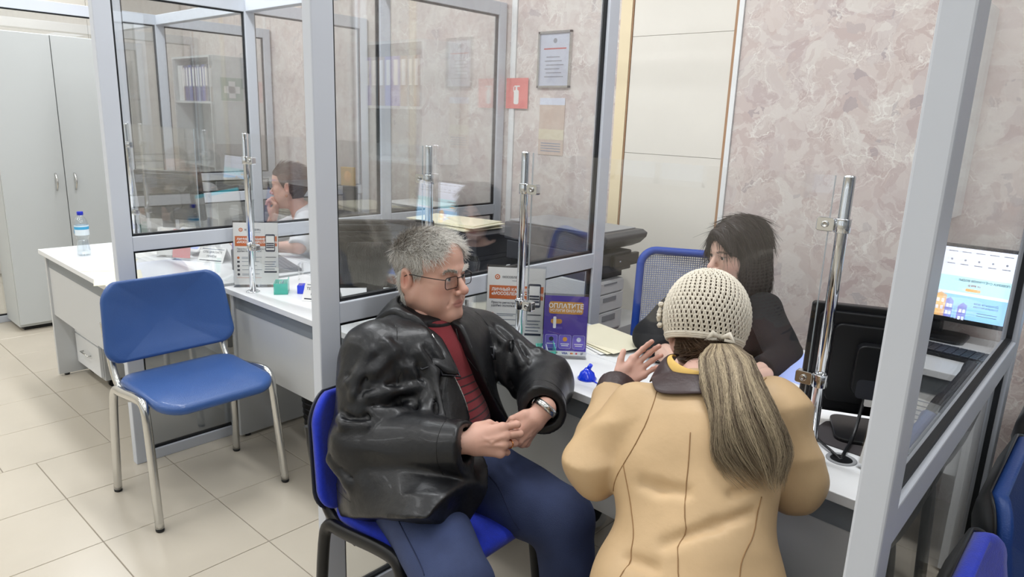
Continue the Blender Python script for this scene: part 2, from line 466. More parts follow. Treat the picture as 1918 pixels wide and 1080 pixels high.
# mobile drawer pedestal under the far desk
pd = thing('drawer_pedestal', 'white drawer pedestal on castors under the far left desk', 'drawer unit', (-4.44, 1.20, 0))
box('body', (0, .0, .055), (.40, .48, .62), GREY_LAM, pd, bevel=.002)
for k in range(3):
    dr = box('drawer', (.01, -.018, .075 + k * .18), (.39, -.001, .248 + k * .18), WHITE_LAM, pd, bevel=.002)
    obj('handle', MB().tube([(.14, -.02, .17 + k * .18), (.14, -.036, .17 + k * .18), (.26, -.036, .17 + k * .18), (.26, -.02, .17 + k * .18)], .004, 6), CHROME2, dr)
for x in (.05, .35):
    for y in (.05, .43):
        obj('castor', MB().tube([(x - .012, y, .024), (x + .012, y, .024)], .024, 12).box((x - .006, y - .008, .03), (x + .006, y + .008, .056)), BLACKP, pd)

# waste bin under the middle desk
wbn = thing('waste_bin', 'black mesh waste bin under the middle desk', 'bin', (-2.77, 1.78, 0))
prof = [(.0, .0), (.105, .0), (.108, .01), (.128, .30), (.133, .31), (.131, .318), (.124, .312), (.104, .012), (.0, .012)]
obj('body', MB().lathe(prof, 28, close=False), BLACKP, wbn)
m = MB()
for k in range(9):
    z = .03 + k * .03; r = .1075 + .0665 * z + .002
    m.lathe([(r, z), (r + .0015, z + .004), (r, z + .008)], 28, close=False)
obj('rib', m, DARKP, wbn)

# tall grey cabinet with two doors
cb = thing('tall_cabinet', 'tall light grey two-door cabinet at the far left', 'cabinet', (-5.51, 1.153, 0))
box('body', (-.335, 0, .03), (-.019, .735, 1.968), CAB, cb, bevel=.002)
box('plinth', (-.30, .03, 0), (-.05, .70, .03), BLACKP, cb)
for k, (y0, y1) in enumerate(((.003, .3655), (.3705, .732))):
    d = box('door', (-.0175, y0, .05), (0, y1, 1.964), CAB, cb, bevel=.0015)
    yy = .3655 - .055 if k == 0 else .3705 + .055
    pts = [(0, yy, .955)] + [(.030 * math.sin(math.pi * i / 8) + .002, yy, .955 + .11 * i / 8) for i in range(9)] + [(0, yy, 1.065)]
    obj('handle', MB().tube(pts, .006, 8), CHROME2, d)

# bookcase with binders and first aid sign beyond the far partition
BINDER = [mat('binder_blue', (38, 66, 168), .5), mat('binder_dark', (48, 56, 92), .5), mat('binder_white', (226, 228, 230), .5), mat('binder_violet', (110, 96, 190), .5), mat('binder_brown', (150, 116, 88), .6), mat('binder_grey', (150, 154, 160), .5)]
def bookcase(name, label, loc, w, d, z0, z1, shelves):
    t = thing(name, label, 'shelf unit', loc)
    for x0 in (0, w - .018): box('side_panel', (x0, 0, z0), (x0 + .018, d, z1), CAB, t, bevel=.001)
    box('top_panel', (.0182, 0, z1 - .018), (w - .0182, d, z1), CAB, t)
    box('back_panel', (.0182, d - .006, z0 + .02), (w - .0182, d, z1 - .0182), CAB, t)
    for z in shelves: box('shelf', (.0182, .004, z), (w - .0182, d - .0062, z + .018), CAB, t)
    return t
BC1 = bookcase('bookcase', 'grey bookcase with blue binders and a green cross on its side', (-6.96, 2.90, 0), .76, .385, .0, 1.985, (.05, .55, 1.02, 1.58))
BC0 = bookcase('wall_shelf', 'pale shelf unit with violet and brown binders, mirrored in the glass behind the man', (.135, 2.97, 0), .80, .315, 1.225, 2.0, (1.225, 1.575))
def binder(x, y, z, w, m, lab, grp, tall=.315, spine=True, zrot=0):
    t = thing('ring_binder', lab, 'binder', (x, y, z), 0, grp)
    box('cover', (0, 0, 0), (w, .26, tall), m, t, bevel=.003)
    if spine: box('spine_label', (w * .22, -.0012, tall * .42), (w * .78, -.0001, tall * .93), PAPER, t)
    return t
rows1 = [(.03, 2), (.04, 2), (.04, 2), (.05, 1), (.06, 1), (.07, 0), (.06, 1), (.05, 1), (.045, 5), (.05, 1), (.05, 0), (.06, 1)]
nm = {0: 'bright blue', 1: 'dark navy', 2: 'slim white', 3: 'violet', 4: 'brown', 5: 'grey'}
ORD = ['first', 'second', 'third', 'fourth', 'fifth', 'sixth', 'seventh', 'eighth', 'ninth', 'tenth', 'eleventh', 'twelfth']
x = -6.96 + .05
for i, (w, k) in enumerate(rows1):
    binder(x, 2.93, 1.598, w - .003, BINDER[k], '%s binder, %s from the left on the bookcase shelf' % (nm[k], ORD[i]), 'binders on the bookcase')
    x += w
x = .135 + .02
for i, (w, k) in enumerate([(.055, 5), (.06, 4), (.06, 5), (.075, 4), (.08, 3), (.08, 3), (.07, 4), (.08, 5), (.07, 3), (.05, 4)]):
    binder(x, 3.0, 1.593, w - .003, BINDER[k], '%s binder, %s in the shelf row mirrored in the glass' % (nm[k], ORD[i]), 'binders on the mirrored wall shelf')
    x += w
sg = thing('first_aid_sign', 'green sign with white cross on the bookcase side', 'sign', (-6.198, 2.99, 1.60))
box('plate', (0, 0, 0), (.003, .205, .205), mat('sign_green', (88, 140, 112), .6), sg)
box('border', (.0031, 0, 0), (.0034, .205, .006), PAPER, sg)
obj('cross', MB().box((.0031, .0725, .03), (.0042, .1325, .175)).box((.0031, .03, .0725), (.0042, .175, .1325)), PAPER, sg)

# ================================================================== CHAIRS
def cushion(w, d, t, curve=None, r=.06, n=14, puff=.4):
    """rounded slab in XY with thickness t; curve(x,y)->dz. Top puffed."""
    out = rrect(w, d, r, 6)
    m = MB(); N = len(out)
    rings = [(1.0, 0.0), (1.012, .25), (1.012, .6), (.985, .88), (.92, 1.0), (.7, 1.0 + puff * .25), (.4, 1.0 + puff * .38), (.12, 1.0 + puff * .42)]
    vs = []; fs = []
    for s, z in rings:
        for p in out:
            X, Y = p[0] * s, p[1] * s
            vs.append((X, Y, z * t + (curve(X, Y) if curve else 0)))
    for i in range(len(rings) - 1):
        for k in range(N):
            fs.append((i * N + k, i * N + (k + 1) % N, (i + 1) * N + (k + 1) % N, (i + 1) * N + k))
    fs.append(tuple((len(rings) - 1) * N + k for k in range(N)))
    # underside follows the same curve
    rb = [(.7, .0), (.35, .0), (.1, .0)]
    b0 = len(vs)
    for s, z in rb:
        for p in out:
            X, Y = p[0] * s, p[1] * s
            vs.append((X, Y, curve(X, Y) if curve else 0))
    for k in range(N): fs.append((b0 + k, b0 + (k + 1) % N, (k + 1) % N, k))
    for i in range(len(rb) - 1):
        for k in range(N): fs.append((b0 + (i + 1) * N + k, b0 + (i + 1) * N + (k + 1) % N, b0 + i * N + (k + 1) % N, b0 + i * N + k))
    fs.append(tuple(b0 + (len(rb) - 1) * N + k for k in reversed(range(N))))
    return m.add(vs, fs, None, True)
def visitor_chair(label, loc, rotz, fm, sm, bm, group=None, shell=None, back_h=.30, back_w=.50, dz=0.0):
    """Stacking visitor chair; local +x is the direction the sitter faces."""
    c = thing('visitor_chair', label, 'chair', loc, rotz, group)
    W = .250
    for s in (-1, 1):
        y = s * W
        pts = smooth_path([(.215, y * 1.035, .012), (.167, y, .38), (.152, y, .472), (.10, y * .985, .484), (-.08, y * .97, .455), (-.150, y * .97, .455), (-.172, y * .985, .40), (-.192, y * 1.02, .012)], 2)
        obj('side_frame', MB().tube(pts, .0190, 12, flat=.80, up=(0, 1, 0)), fm, c)
        for fx, fy in ((.215, y * 1.035), (-.192, y * 1.02)):
            obj('foot', MB().lathe([(.017, 0), (.0185, .003), (.0185, .012)], 12, T(fx, fy, 0) @ Matrix.Diagonal((1, .82, 1, 1))), BLACKP, c)
        up = smooth_path([(-.05, y * .90, .438), (-.150, y * .90, .452), (-.195, y * .90, .50), (-.235, y * .90, .62), (-.25, y * .90, .70)], 2)
        obj('back_upright', MB().tube(up, .0175, 12, flat=.8, up=(0, 1, 0)), fm, c)
    obj('cross_tube', MB().tube([(.10, -W * .97, .462), (.10, W * .97, .462)], .009, 8), fm, c)
    obj('cross_tube', MB().tube([(-.14, -W * .95, .440), (-.14, W * .95, .440)], .009, 8), fm, c)
    def scurve(x, y):
        return .018 - .16 * max(0, x - .10) ** 1.5 * 4 * .5 + .02 * (x * -1) * .3 + .07 * (abs(y) / .23) ** 2 * .15
    st = obj('seat', cushion(.44, .455, .034, scurve, .085), sm, c, loc=(.035, 0, .436))
    def bcurve(x, y):      # x: height, y: across
        return .058 * (y / .25) ** 2 + .02 * (x / .15) ** 2
    bk = cushion(back_h, back_w, .032, bcurve, .060)
    def arch(m_): m_.v = [(x + .030 * (1 - (y / .25) ** 2) * max(0, x) / .15 - .012 * (1 - (y / .25) ** 2) * max(0, -x) / .15, y * (1 - .05 * x / .15), z) for x, y, z in m_.v]
    arch(bk)
    o = obj('backrest', bk, bm, c)
    M = Matrix.Translation((-.262, 0, .685 + dz)) @ Matrix(((-.20, 0, .98, 0), (0, 1, 0, 0), (.98, 0, .20, 0), (0, 0, 0, 1)))
    o.data.transform(M)
    o.data.flip_normals() if M.to_3x3().determinant() < 0 else None
    if shell:
        sh = cushion(back_h * 1.03, back_w * 1.03, .010, bcurve, .063, puff=0); arch(sh)
        so = obj('back_shell', sh, shell, c)
        so.data.transform(Matrix.Translation((-.272, 0, .683 + dz)) @ M.to_3x3().to_4x4())
        if M.to_3x3().determinant() < 0: so.data.flip_normals()
    return c
visitor_chair('empty blue vinyl chair with chrome frame on the tiled floor', (-2.700, 1.118, 0), math.radians(1.0), CHROME2, BLUEV, BLUEV)
visitor_chair('blue fabric chair with black frame under the seated man', (-1.330, 1.185, 0), math.radians(2), BLACKM, BLUEF, BLUEF, shell=DARKP, dz=-.065)

# ================================================================== SNEEZE GUARDS
def guard(label, p0, p1, ztop=1.436, both=True):
    """Two chrome poles on a desk with an acrylic sheet clamped between them."""
    a, b = Vector((*p0, .74)), Vector((*p1, .74))
    d = (b - a); ln = d.length; ang = math.atan2(d.y, d.x)
    t = thing('sneeze_guard', label, 'screen', tuple(a), ang)
    H_ = ztop - .74
    for k, x in enumerate((0.0, ln) if both else (0.0,)):
        s = 1 if k == 0 else -1
        pl = obj('pole', MB().lathe([(.0132, .004), (.0132, H_ - .004), (.012, H_)], 20, T(x, 0, 0)), CHROME, t)
        obj('base_flange', MB().lathe([(.030, 0), (.030, .003), (.024, .006), (.0136, .0065)], 24, T(x, 0, 0)), CHROME, pl)
        for z in (1.322 - .74, .945 - .74):
            m = MB()
            m.lathe([(.0134, -.0165), (.0175, -.0165), (.0175, .0165), (.0134, .0165)], 20, T(x, 0, z), close=False)
            poly = rrect(.040, .032, .006)
            m.prism(poly, -.010, .010, T(x + s * .036, 0, z) @ RX(90))
            cl = obj('clamp', m, CHROME, t, bevel=.0015)
            obj('bolt', MB().lathe([(.0, .0), (.0078, .0), (.0078, .004), (.0052, .0045), (.0035, .002), (.0, .002)], 14, T(x + s * .036, -.0102, z) @ RX(90), close=False), CHROME2, cl)
    box('acrylic_sheet', (.030, -.0025, .93 - .74 - .05), (ln - .030, .0025, ztop - .74 - .002), ACRYL, t)
    for x in (.0298, ln - .0302): box('polished_edge', (x - .0009, -.0026, .14), (x + .0009, .0026, ztop - .742), ACRYL_EDGE, t)
    return t
guard('chrome post screen before the young clerk in black', (-1.452, 1.668), (-.500, 1.690))
guard('chrome post screen on the middle desk beside the turquoise holder', (-2.885, 1.485), (-1.830, 1.600))
guard('chrome post screen on the far left desk', (-4.262, 1.500), (-3.360, 1.490), both=False)

# ================================================================== DESK ITEMS
def leaf(name, label, cat, loc, yaw, lean, w, h, m, holder=True, hw=None, hh=None):
    """Upright sheet in a clear holder; yaw=direction its face looks at (deg), leaning back by lean deg."""
    t = thing(name, label, cat, loc, math.radians(yaw + 90))
    M = RX(-lean)                                   # local: face looks at -y, x to the right, z up
    hw = hw or w + .006; hh = hh or h + .02
    sh = MB().box((-w / 2, -.0004, .012), (w / 2, .0004, .012 + h), M)
    sheet = obj('sheet', sh, m, t)
    if holder:
        obj('clear_holder', MB().box((-hw / 2, -.003, 0), (hw / 2, -.0012, hh), M).box((-hw / 2, .0012, 0), (hw / 2, .003, hh), M)
            .box((-hw / 2, -.003, -.0), (hw / 2, .075, .002)), ACRYL, t)
    F = M @ Matrix(((1, 0, 0, -w / 2), (0, 0, -1, -.0008), (0, 1, 0, .012 + h), (0, 0, 0, 1)))   # x right, y up on the page, origin top-left
    return t, sheet, F
def rect(F, x0, y0, x1, y1, m, sheet, name='print', r=0.0, lift=.0002):
    w, h = x1 - x0, y1 - y0
    pts = rrect(w, h, r) if r else [(w / 2, h / 2), (-w / 2, h / 2), (-w / 2, -h / 2), (w / 2, -h / 2)]
    mb = MB().prism(pts, 0, lift, F @ T((x0 + x1) / 2, -(y0 + y1) / 2, 0))
    return obj(name, mb, m, sheet)
def disc(F, x, y, r, m, sheet, name='print', lift=.0003):
    return obj(name, MB().lathe([(r, 0), (r, lift)], 16, F @ T(x, -y, 0)), m, sheet)

def service_leaflet(label, loc, yaw, w=.210, h=.297, s=1.0):
    t, sh, F = leaf('leaflet_stand', label, 'leaflet', loc, yaw, 8, w, h, PAPER)
    k = w / .210
    disc(F, .036 * k, .035 * k, .0095 * k, ORANGE, sh, 'emblem'); disc(F, .036 * k, .035 * k, .0055 * k, PAPER, sh, 'emblem', .0005)
    disc(F, .036 * k, .035 * k, .003 * k, ORANGE, sh, 'emblem', .0007)
    text('МОСОБЛЕИРЦ', .0105 * k, INK, sh, F @ T(.054 * k, -.030 * k, .0003))
    rect(F, .09 * k, .047 * k, .128 * k, .0485 * k, GREYINK, sh)
    rect(F, .008 * k, .066 * k, .205 * k, .115 * k, ORANGE, sh, 'banner')
    text('ЛИЧНЫЙ КАБИНЕТ\n«МОСОБЛЕИРЦ ОНЛАЙН»', .0150 * k, PAPER, sh, F @ T(.016 * k, -.0735 * k, .0005), bold=.0004)
    text('Просто регистрироваться,\nудобно использовать!', .0108 * k, INK, sh, F @ T(.016 * k, -.1235 * k, .0003))
    rect(F, .150 * k, .056 * k, .196 * k, .142 * k, INK, sh, 'phone_picture', .006 * k, .0008)
    rect(F, .154 * k, .064 * k, .192 * k, .133 * k, PAPER, sh, 'phone_picture', 0, .0010)
    for j, yy in enumerate((.098, .108, .118)): rect(F, .155 * k, yy * k, .191 * k, (yy + .007) * k, INK, sh, 'phone_picture', 0, .0012)
    for j in range(5):
        yy = .172 + j * .0205
        (disc(F, .022 * k, yy * k, .0062 * k, ORANGE if j == 0 else INK, sh, 'bullet') if j in (0, 2, 4) else rect(F, .016 * k, (yy - .005) * k, .028 * k, (yy + .004) * k, INK, sh, 'bullet'))
        rect(F, .038 * k, (yy - .0035) * k, (.132 - .012 * (j % 3)) * k, (yy - .0012) * k, GREYINK, sh)
        if j in (0, 4): rect(F, .038 * k, (yy + .0025) * k, .098 * k, (yy + .0048) * k, GREYINK, sh)
    rect(F, .012 * k, .283 * k - .012, .13 * k, .284 * k - .012, ORANGE, sh)
    rect(F, .150 * k, .168 * k, .200 * k, .171 * k, INK, sh)
    for j in range(4): rect(F, .145 * k, (.190 + j * .012) * k, (.198 - .006 * (j % 2)) * k, (.194 + j * .012) * k, GREYINK, sh)
    rect(F, .142 * k, .238 * k, .202 * k, .246 * k, INK, sh)
    return t
service_leaflet('large white leaflet with orange banner beside the seated man', (-1.535, 1.738, .742), -50, .200, .283)
service_leaflet('white leaflet with orange banner on the middle desk', (-2.945, 1.535, .742), -38, .195, .283)

t, sh, F = leaf('payment_flyer', 'purple flyer with amber heading in a clear holder', 'leaflet', (-1.372, 1.815, .742), -50.5, 6, .148, .205, PURPLE, hh=.225)
rect(F, .016, .020, .132, .062, AMBER, sh, 'heading', .008, .0003)
text('ОПЛАТИТЕ', .0215, PAPER, sh, F @ T(.074, -.0245, .0006), 'CENTER', bold=.0005)
text('УСЛУГИ ОНЛАЙН', .0125, PAPER, sh, F @ T(.074, -.0450, .0006), 'CENTER', bold=.0002)
rect(F, .024, .080, .062, .096, AMBER, sh, 'coin_picture', .007); rect(F, .032, .072, .042, .112, PAPER, sh, 'bill_picture', .003, .0006); rect(F, .034, .106, .064, .114, LILAC, sh, 'bill_picture', .003)
for j in range(3):
    x0 = .007 + j * .047
    rect(F, x0, .134, x0 + .042, .182, PAPER_P, sh, 'tile_outline', .006, .0003); rect(F, x0 + .001, .135, x0 + .041, .181, LILAC, sh, 'tile_face', .0055, .0005)
    disc(F, x0 + .021, .149, .0078, (INK, AMBER, PAPER_P)[j], sh, 'icon', .0009)
    rect(F, x0 + .006, .164, x0 + .036, .1665, PAPER, sh, 'print', 0, .0008); 
    if j: rect(F, x0 + .009, .170, x0 + .033, .1725, PAPER, sh, 'print', 0, .0008)
rect(F, .0, .190, .148, .205, PAPER, sh, 'footer', 0, .0003)
text('МИР', .0095, SAGE, sh, F @ T(.030, -.1930, .0006), bold=.0004)
text('VISA', .0100, mat('visa_blue', (40, 60, 150), .6), sh, F @ T(.066, -.1928, .0006), bold=.0004)
disc(F, .098, .1975, .0032, RED, sh, 'mark', .0006); disc(F, .102, .1975, .0032, AMBER, sh, 'mark', .0007); disc(F, .116, .1975, .0032, RED, sh, 'mark', .0006)
text('2Г', .0095, INK, sh, F @ T(.130, -.1930, .0006), bold=.0003)

# turquoise acrylic holders, blue block, award
def turquoise(label, loc, yaw):
    t = thing('acrylic_holder', label, 'holder', loc, math.radians(yaw))
    m = MB()
    m.box((-.045, -.03, 0), (.045, .03, .004)); m.box((-.045, -.03, .004), (.045, -.027, .050)); m.box((-.045, .027, .004), (.045, .030, .062))
    m.box((-.045, -.027, .004), (-.042, .027, .05)); m.box((.042, -.027, .004), (.045, .027, .05))
    obj('tray', m, TURQ, t)
    for k in range(3): box('card', (-.036 + k * .001, -.022 + k * .013, .005), (.036, -.021 + k * .013, .036 + .008 * k), PAPER_P if k != 1 else PAPER, t)
    return t
turquoise('turquoise acrylic card holder on the desk by the man\'s elbow', (-1.400, 1.748, .74), -45)
turquoise('turquoise acrylic card holder on the middle desk', (-2.795, 1.575, .74), -35)
t = thing('desk_award', 'clear acrylic block on a bright blue base on the middle desk', 'award', (-2.735, 1.640, .74), math.radians(-42))
box('blue_base', (-.026, -.016, 0), (.026, .016, .038), BLUEACR, t, bevel=.002)
box('clear_plate', (-.024, -.010, .0385), (.024, .006, .135), ACRYL, t)
obj('engraving', MB().box((-.014, -.0108, .06), (.014, -.0102, .064)).box((-.010, -.0108, .07), (.010, -.0102, .074)).lathe([(.008, 0), (.008, .0005)], 14, T(0, -.0104, .10) @ RX(90)), PAPER, t)
# tent card
def tent_card(label, loc, yaw, lines):
    t = thing('tent_card', label, 'sign', loc, math.radians(yaw + 90))
    M = RX(-32)
    c = obj('card', MB().box((-.075, -.0006, 0), (.075, .0006, .085), M).box((-.075, -.0006, 0), (.075, .0006, .085), T(0, .09, 0) @ RX(32)), PAPER, t)
    F = M @ Matrix(((1, 0, 0, -.075), (0, 0, -1, -.0008), (0, 1, 0, .085), (0, 0, 0, 1)))
    for k, (s_, sz) in enumerate(lines): text(s_, sz, INK, c, F @ T(.075, -.020 - k * .024, .0002), 'CENTER')
    rect(F, .01, .008, .14, .012, GREYINK, c); rect(F, .01, .072, .14, .077, INK, c)
    return t
tent_card('white tent card with black lettering on the middle desk, partly behind the post', (-2.545, 1.600, .741), -58, [('ТЕХНИЧЕСКИЙ', .017), ('ПЕРЕРЫВ', .017)])
tent_card('white tent card on the far desk seen through glass', (-3.60, 1.62, .741), -60, [('СПЕЦИАЛИСТ', .016), ('ПРИЁМ', .016)])

# blue pen holder with pen on the near desk
t = thing('pen_holder', 'bright blue pen holder with a pen stuck in it', 'pen holder', (-1.205, 1.722, .74))
obj('cup', MB().lathe([(0, 0), (.030, 0), (.031, .004), (.026, .010), (.022, .022), (.012, .030), (.0085, .036), (.0, .036)], 24, close=False), BLUEACR, t)
obj('socket', MB().tube([(0, 0, .028), (.010, .004, .050)], [.008, .0062], 12), BLUEACR, t)
t2 = obj('ball_chain', MB().tube(smooth_path([(-1.175, 1.715, .743), (-1.13, 1.700, .743), (-1.08, 1.690, .743), (-1.02, 1.70, .743)], 2), .0022, 6), BLUEACR, None)
tag(t2, 'thin blue chain lying from the pen holder', 'chain')

# folders and papers on the near desk
t = thing('paper_folder', 'cream folder of papers behind the purple flyer', 'folder', (-1.42, 2.085, .74), math.radians(-25))
for k in range(4): obj('sheet', MB().box((-.15, -.10, .0), (.15, .10, .0012), T(.008 * k, .006 * k, .002 + .004 * k) @ RZ(4 * k) @ RX(1.2)), PAPER if k < 2 else PAPER_Y, t)
for k, (x, y, r, mm, lab) in enumerate([(-.50, 1.985, 8, PAPER, 'loose white sheet under the near monitor'), (-.56, 2.03, -10, PAPER, 'second white sheet peeping out under the near monitor'), (-.70, 2.00, 20, PAPER, 'white sheet on the desk before the young clerk')]):
    obj('paper_sheet', MB().box((-.105, -.148, 0), (.105, .148, .001), RZ(r)), mm, None, loc=(x, y, .7403 + .0012 * k), label=lab, cat='paper')

# tablet
def tablet(label, loc, yaw, tilt, w=.245, h=.165):
    t = thing('tablet', label, 'tablet', loc, math.radians(yaw))
    M = RX(tilt)
    obj('case', MB().prism(rrect(w, h, .012), -.004, .004, M @ T(0, h / 2, 0)), WHITEP, t, bevel=.001)
    s = obj('screen', MB().box((-w / 2 + .014, .016, .0041), (w / 2 - .014, h - .016, .0044), M), mat('tablet_screen', (150, 165, 214), .15, emit=.35), t)
    obj('camera_dot', MB().lathe([(.0022, 0), (.0022, .0003)], 10, M @ T(w / 2 - .007, h / 2, .0041)), BLACKP, t)
    text('Проверьте данные', .009, INK, s, M @ T(-.09, h - .035, .0045))
    obj('stand', MB().box((-.05, h * .50, -.02), (.05, h * .56, -.004), M), WHITEP, t)
    return t
tablet('white tablet lit lavender beside the black monitor', (-.735, 2.085, .768), -14, 26)
tablet('white framed tablet on the far desk behind glass', (-3.90, 1.60, .765), 20, 38)

# ------------------------------------------------------------------ monitors
def monitor(label, loc, yaw, w, h, zc, screen, depth=.035, sticker=False, name='monitor'):
    """yaw: direction the screen faces (deg). Local -y is the screen side."""
    t = thing(name, label, 'monitor', loc, math.radians(yaw + 90))
    M = T(0, 0, zc) @ RX(-7)
    obj('housing', MB().prism(rrect(w, h, .010), -.008, .012, M @ RX(90)), BLACKP, t, bevel=.003)
    m = MB()
    for k, (s, y0, y1) in enumerate(((.90, .008, .022), (.72, .022, .034), (.45, .034, depth + .012))):
        m.prism(rrect(w * s, h * s, .02), -y1, -y0 + .001, M @ RX(90))
    obj('back_cover', m, BLACKP, t, bevel=.003)
    obj('vent_groove', MB().box((-w * .33, .0225, h * .33), (w * .42, .0232, h * .335), M), DARKP, t)
    sc = MB().box((-w / 2 + .014, -.0126, -h / 2 + .018), (w / 2 - .014, -.0121, h / 2 - .014), M)
    so = obj('screen', sc, screen, t)
    obj('stand_neck', MB().box((-.035, .026, -zc + .02), (.035, .046, .02), T(0, .0, zc)), BLACKP, t, bevel=.003)
    obj('stand_base', MB().prism(rrect(.25, .18, .03), 0, .012, T(0, .03, 0)), BLACKP, t, bevel=.003)
    if sticker:
        obj('rating_label', MB().box((-.04, .0465, -.05), (.04, .0470, -.015), M), PAPER, t)
    F = M @ Matrix(((1, 0, 0, -w / 2 + .014), (0, 0, -1, -.0127), (0, 1, 0, h / 2 - .014), (0, 0, 0, 1)))
    return t, so, F
SCR = mat('screen_white', (226, 232, 250), .2, emit=.9)
SCR_G = mat('screen_grey', (196, 196, 190), .2, emit=.5)
SCR_B = mat('screen_blue', (150, 205, 246), .2, emit=.9)
SCR_C = mat('screen_cyan', (40, 170, 186), .2, emit=.7)
# near monitor, an all-in-one seen from behind
m1, so, F = monitor('black monitor seen from behind on the near desk', (-.415, 1.990, .741), 113, .43, .315, .192, SCR, .05)
Mb = T(0, 0, .192) @ RX(-7)
obj('rating_label', MB().box((-.06, .0625, -.105), (.02, .0630, -.075), Mb).box((.035, .0625, -.10), (.06, .0630, -.08), Mb), PAPER, m1)
obj('port_recess', MB().prism(rrect(.17, .055, .012), -.0630, -.0610, Mb @ T(0, 0, -.052) @ RX(90)), DARKP, m1)
cbl = obj('power_cable', MB().tube(smooth_path([(-.455, 1.94, .86), (-.452, 1.905, .80), (-.447, 1.85, .752), (-.442, 1.78, .748), (-.438, 1.742, .738)], 2), .0045, 8), BLACKP, None)
tag(cbl, 'black cable running from the monitor into the desk grommet', 'cable')
cbl = obj('signal_cable', MB().tube(smooth_path([(-.60, 1.93, .748), (-.55, 1.84, .748), (-.50, 1.78, .75), (-.46, 1.75, .748), (-.440, 1.742, .738)], 2), .0035, 8), BLACKP, None)
tag(cbl, 'thinner black cable curving over the near desk to the grommet', 'cable')
g = thing('cable_grommet', 'round cable grommet in the near desk top', 'grommet', (-.438, 1.742, .7402))
obj('rim', MB().lathe([(.026, 0), (.036, 0), (.036, .0015), (.033, .003), (.028, .003), (.026, .001)], 28, close=False), GREYP, g)
obj('hole', MB().lathe([(.0262, 0), (.0262, .0006)], 28), BLACKP, g)
obj('desk_mat', MB().prism(rrect(.26, .16, .02), 0, .003, RZ(-4)), mat('mat_brown', (62, 58, 60), .7), None, loc=(-.42, 1.875, .7402), label='dark desk mat in front of the black monitor', cat='mat')
t, sh, F = leaf('leaflet_holder', 'clear acrylic leaflet holder beside the near partition post', 'holder', (-.330, 1.700, .742), -110, 12, .14, .20, PAPER, hh=.24)
# middle desk monitor: back towards us, lit page towards its clerk
m2, so, F = monitor('black monitor on the middle desk behind the glass', (-2.375, 1.775, .741), 143, .50, .30, .215, SCR_G, .04)
rect(F, 0, 0, .472, .018, SCR_C, so, 'toolbar')
# far desk monitor
m3, so, F = monitor('dark monitor with a white sticker on the far left desk', (-4.235, 1.70, .741), 128, .40, .29, .290, SCR_G, .04, sticker=True)
# ================================================================== BOOTH TO THE RIGHT (mostly seen mirrored in the near glass)
D0 = desk('desk along the wall mirrored in the near glass partition', (-.140, 2.690, 0), 0, 1.40, 0.60)
m0, so, F = monitor('monitor with a light blue web page, mirrored in the near glass', (.145, 3.150, .741), -90, .50, .305, .232, SCR, .035)
SW, SH = .472, .273
rect(F, 0, SH * .40, SW, SH * .625, mat('screen_pale_cyan', (190, 236, 246), .2, emit=.9), so, 'banner', 0, .0002)
rect(F, 0, SH * .665, SW, SH, SCR_B, so, 'banner', 0, .0002)
INKS = mat('screen_ink', (60, 110, 130), .5); ORS = mat('screen_orange', (250, 196, 120), .3, emit=.6); VIS = mat('screen_violet', (140, 140, 226), .3, emit=.6)
text('ПОВЕРКА СЧЁТЧИКОВ ВОДЫ!', .0112, INKS, so, F @ T(.004, -SH * .43, .0004), bold=.0003)
text('от 890 р.', .011, RED, so, F @ T(.095, -SH * .495, .0004), bold=.0003)
rect(F, .092, SH * .560, .142, SH * .600, ORS, so, 'button', .004, .0004)
text('Доверьте дом\nспециалистам', .0115, INKS, so, F @ T(.025, -SH * .735, .0004))
for k in range(2): rect(F, .025, SH * (.88 + .035 * k), .09, SH * (.887 + .035 * k), INKS, so, 'print', 0, .0004)
for k in range(10):
    rect(F, .012 + k * .045, SH * .05, .042 + k * .045, SH * .06, GREYINK, so, 'print', 0, .0004)
    disc(F, .027 + k * .045, SH * .17, .004, GREYINK, so, 'icon', .0004); rect(F, .014 + k * .045, SH * .225, .040 + k * .045, SH * .236, GREYINK, so, 'print', 0, .0004)
def house(x0, x1, y0, y1, m, slope):
    obj('house_picture', MB().prism([(x0, -y1), (x1, -y1), (x1, -y0 - (slope if slope > 0 else 0)), ((x0 + x1) / 2, -y0 + .010), (x0, -y0 + (slope if slope < 0 else 0))], 0, .0006, F), m, so)
    for r in range(2):
        for c in range(2): rect(F, x0 + (.25 + .4 * c) * (x1 - x0) - .004, y0 + .016 + r * .028, x0 + (.25 + .4 * c) * (x1 - x0) + .005, y0 + .030 + r * .028, SCR, so, 'house_picture', 0, .0009)
house(.125, .155, SH * .80, SH, VIS, .006); house(.172, .198, SH * .75, SH, VIS, -.004); house(.198, .240, SH * .69, SH, ORS, .004)
text('SAMSUNG', .009, GREYP, m0, T(0, -.0130, .232 - .1385) @ RX(83), 'CENTER', bold=.0002)
def keyboard(label, loc, yaw, w=.44, d=.14):
    t = thing('keyboard', label, 'keyboard', loc, math.radians(yaw))
    obj('base', MB().prism(rrect(w, d, .008), 0, .014), BLACKP, t, bevel=.002)
    kk = MB()
    n = 15
    for r in range(5):
        for c in range(n):
            x = -w / 2 + .012 + c * (w - .024) / n; y = -d / 2 + .012 + r * (d - .024) / 5
            kk.box((x, y, .0142), (x + (w - .024) / n - .003, y + (d - .024) / 5 - .003, .0195))
    o = obj('keys', kk, DARKP, t)
    return t
keyboard('black keyboard mirrored in the near glass partition', (.06, 2.945, .7402), 4)
keyboard('black keyboard on the far desk before the clerk in white', (-3.335, 1.860, .7402), -14, .40)
mo = thing('computer_mouse', 'dark mouse beside the keyboard of the clerk in white', 'mouse', (-3.235, 1.690, .7402), math.radians(-20))
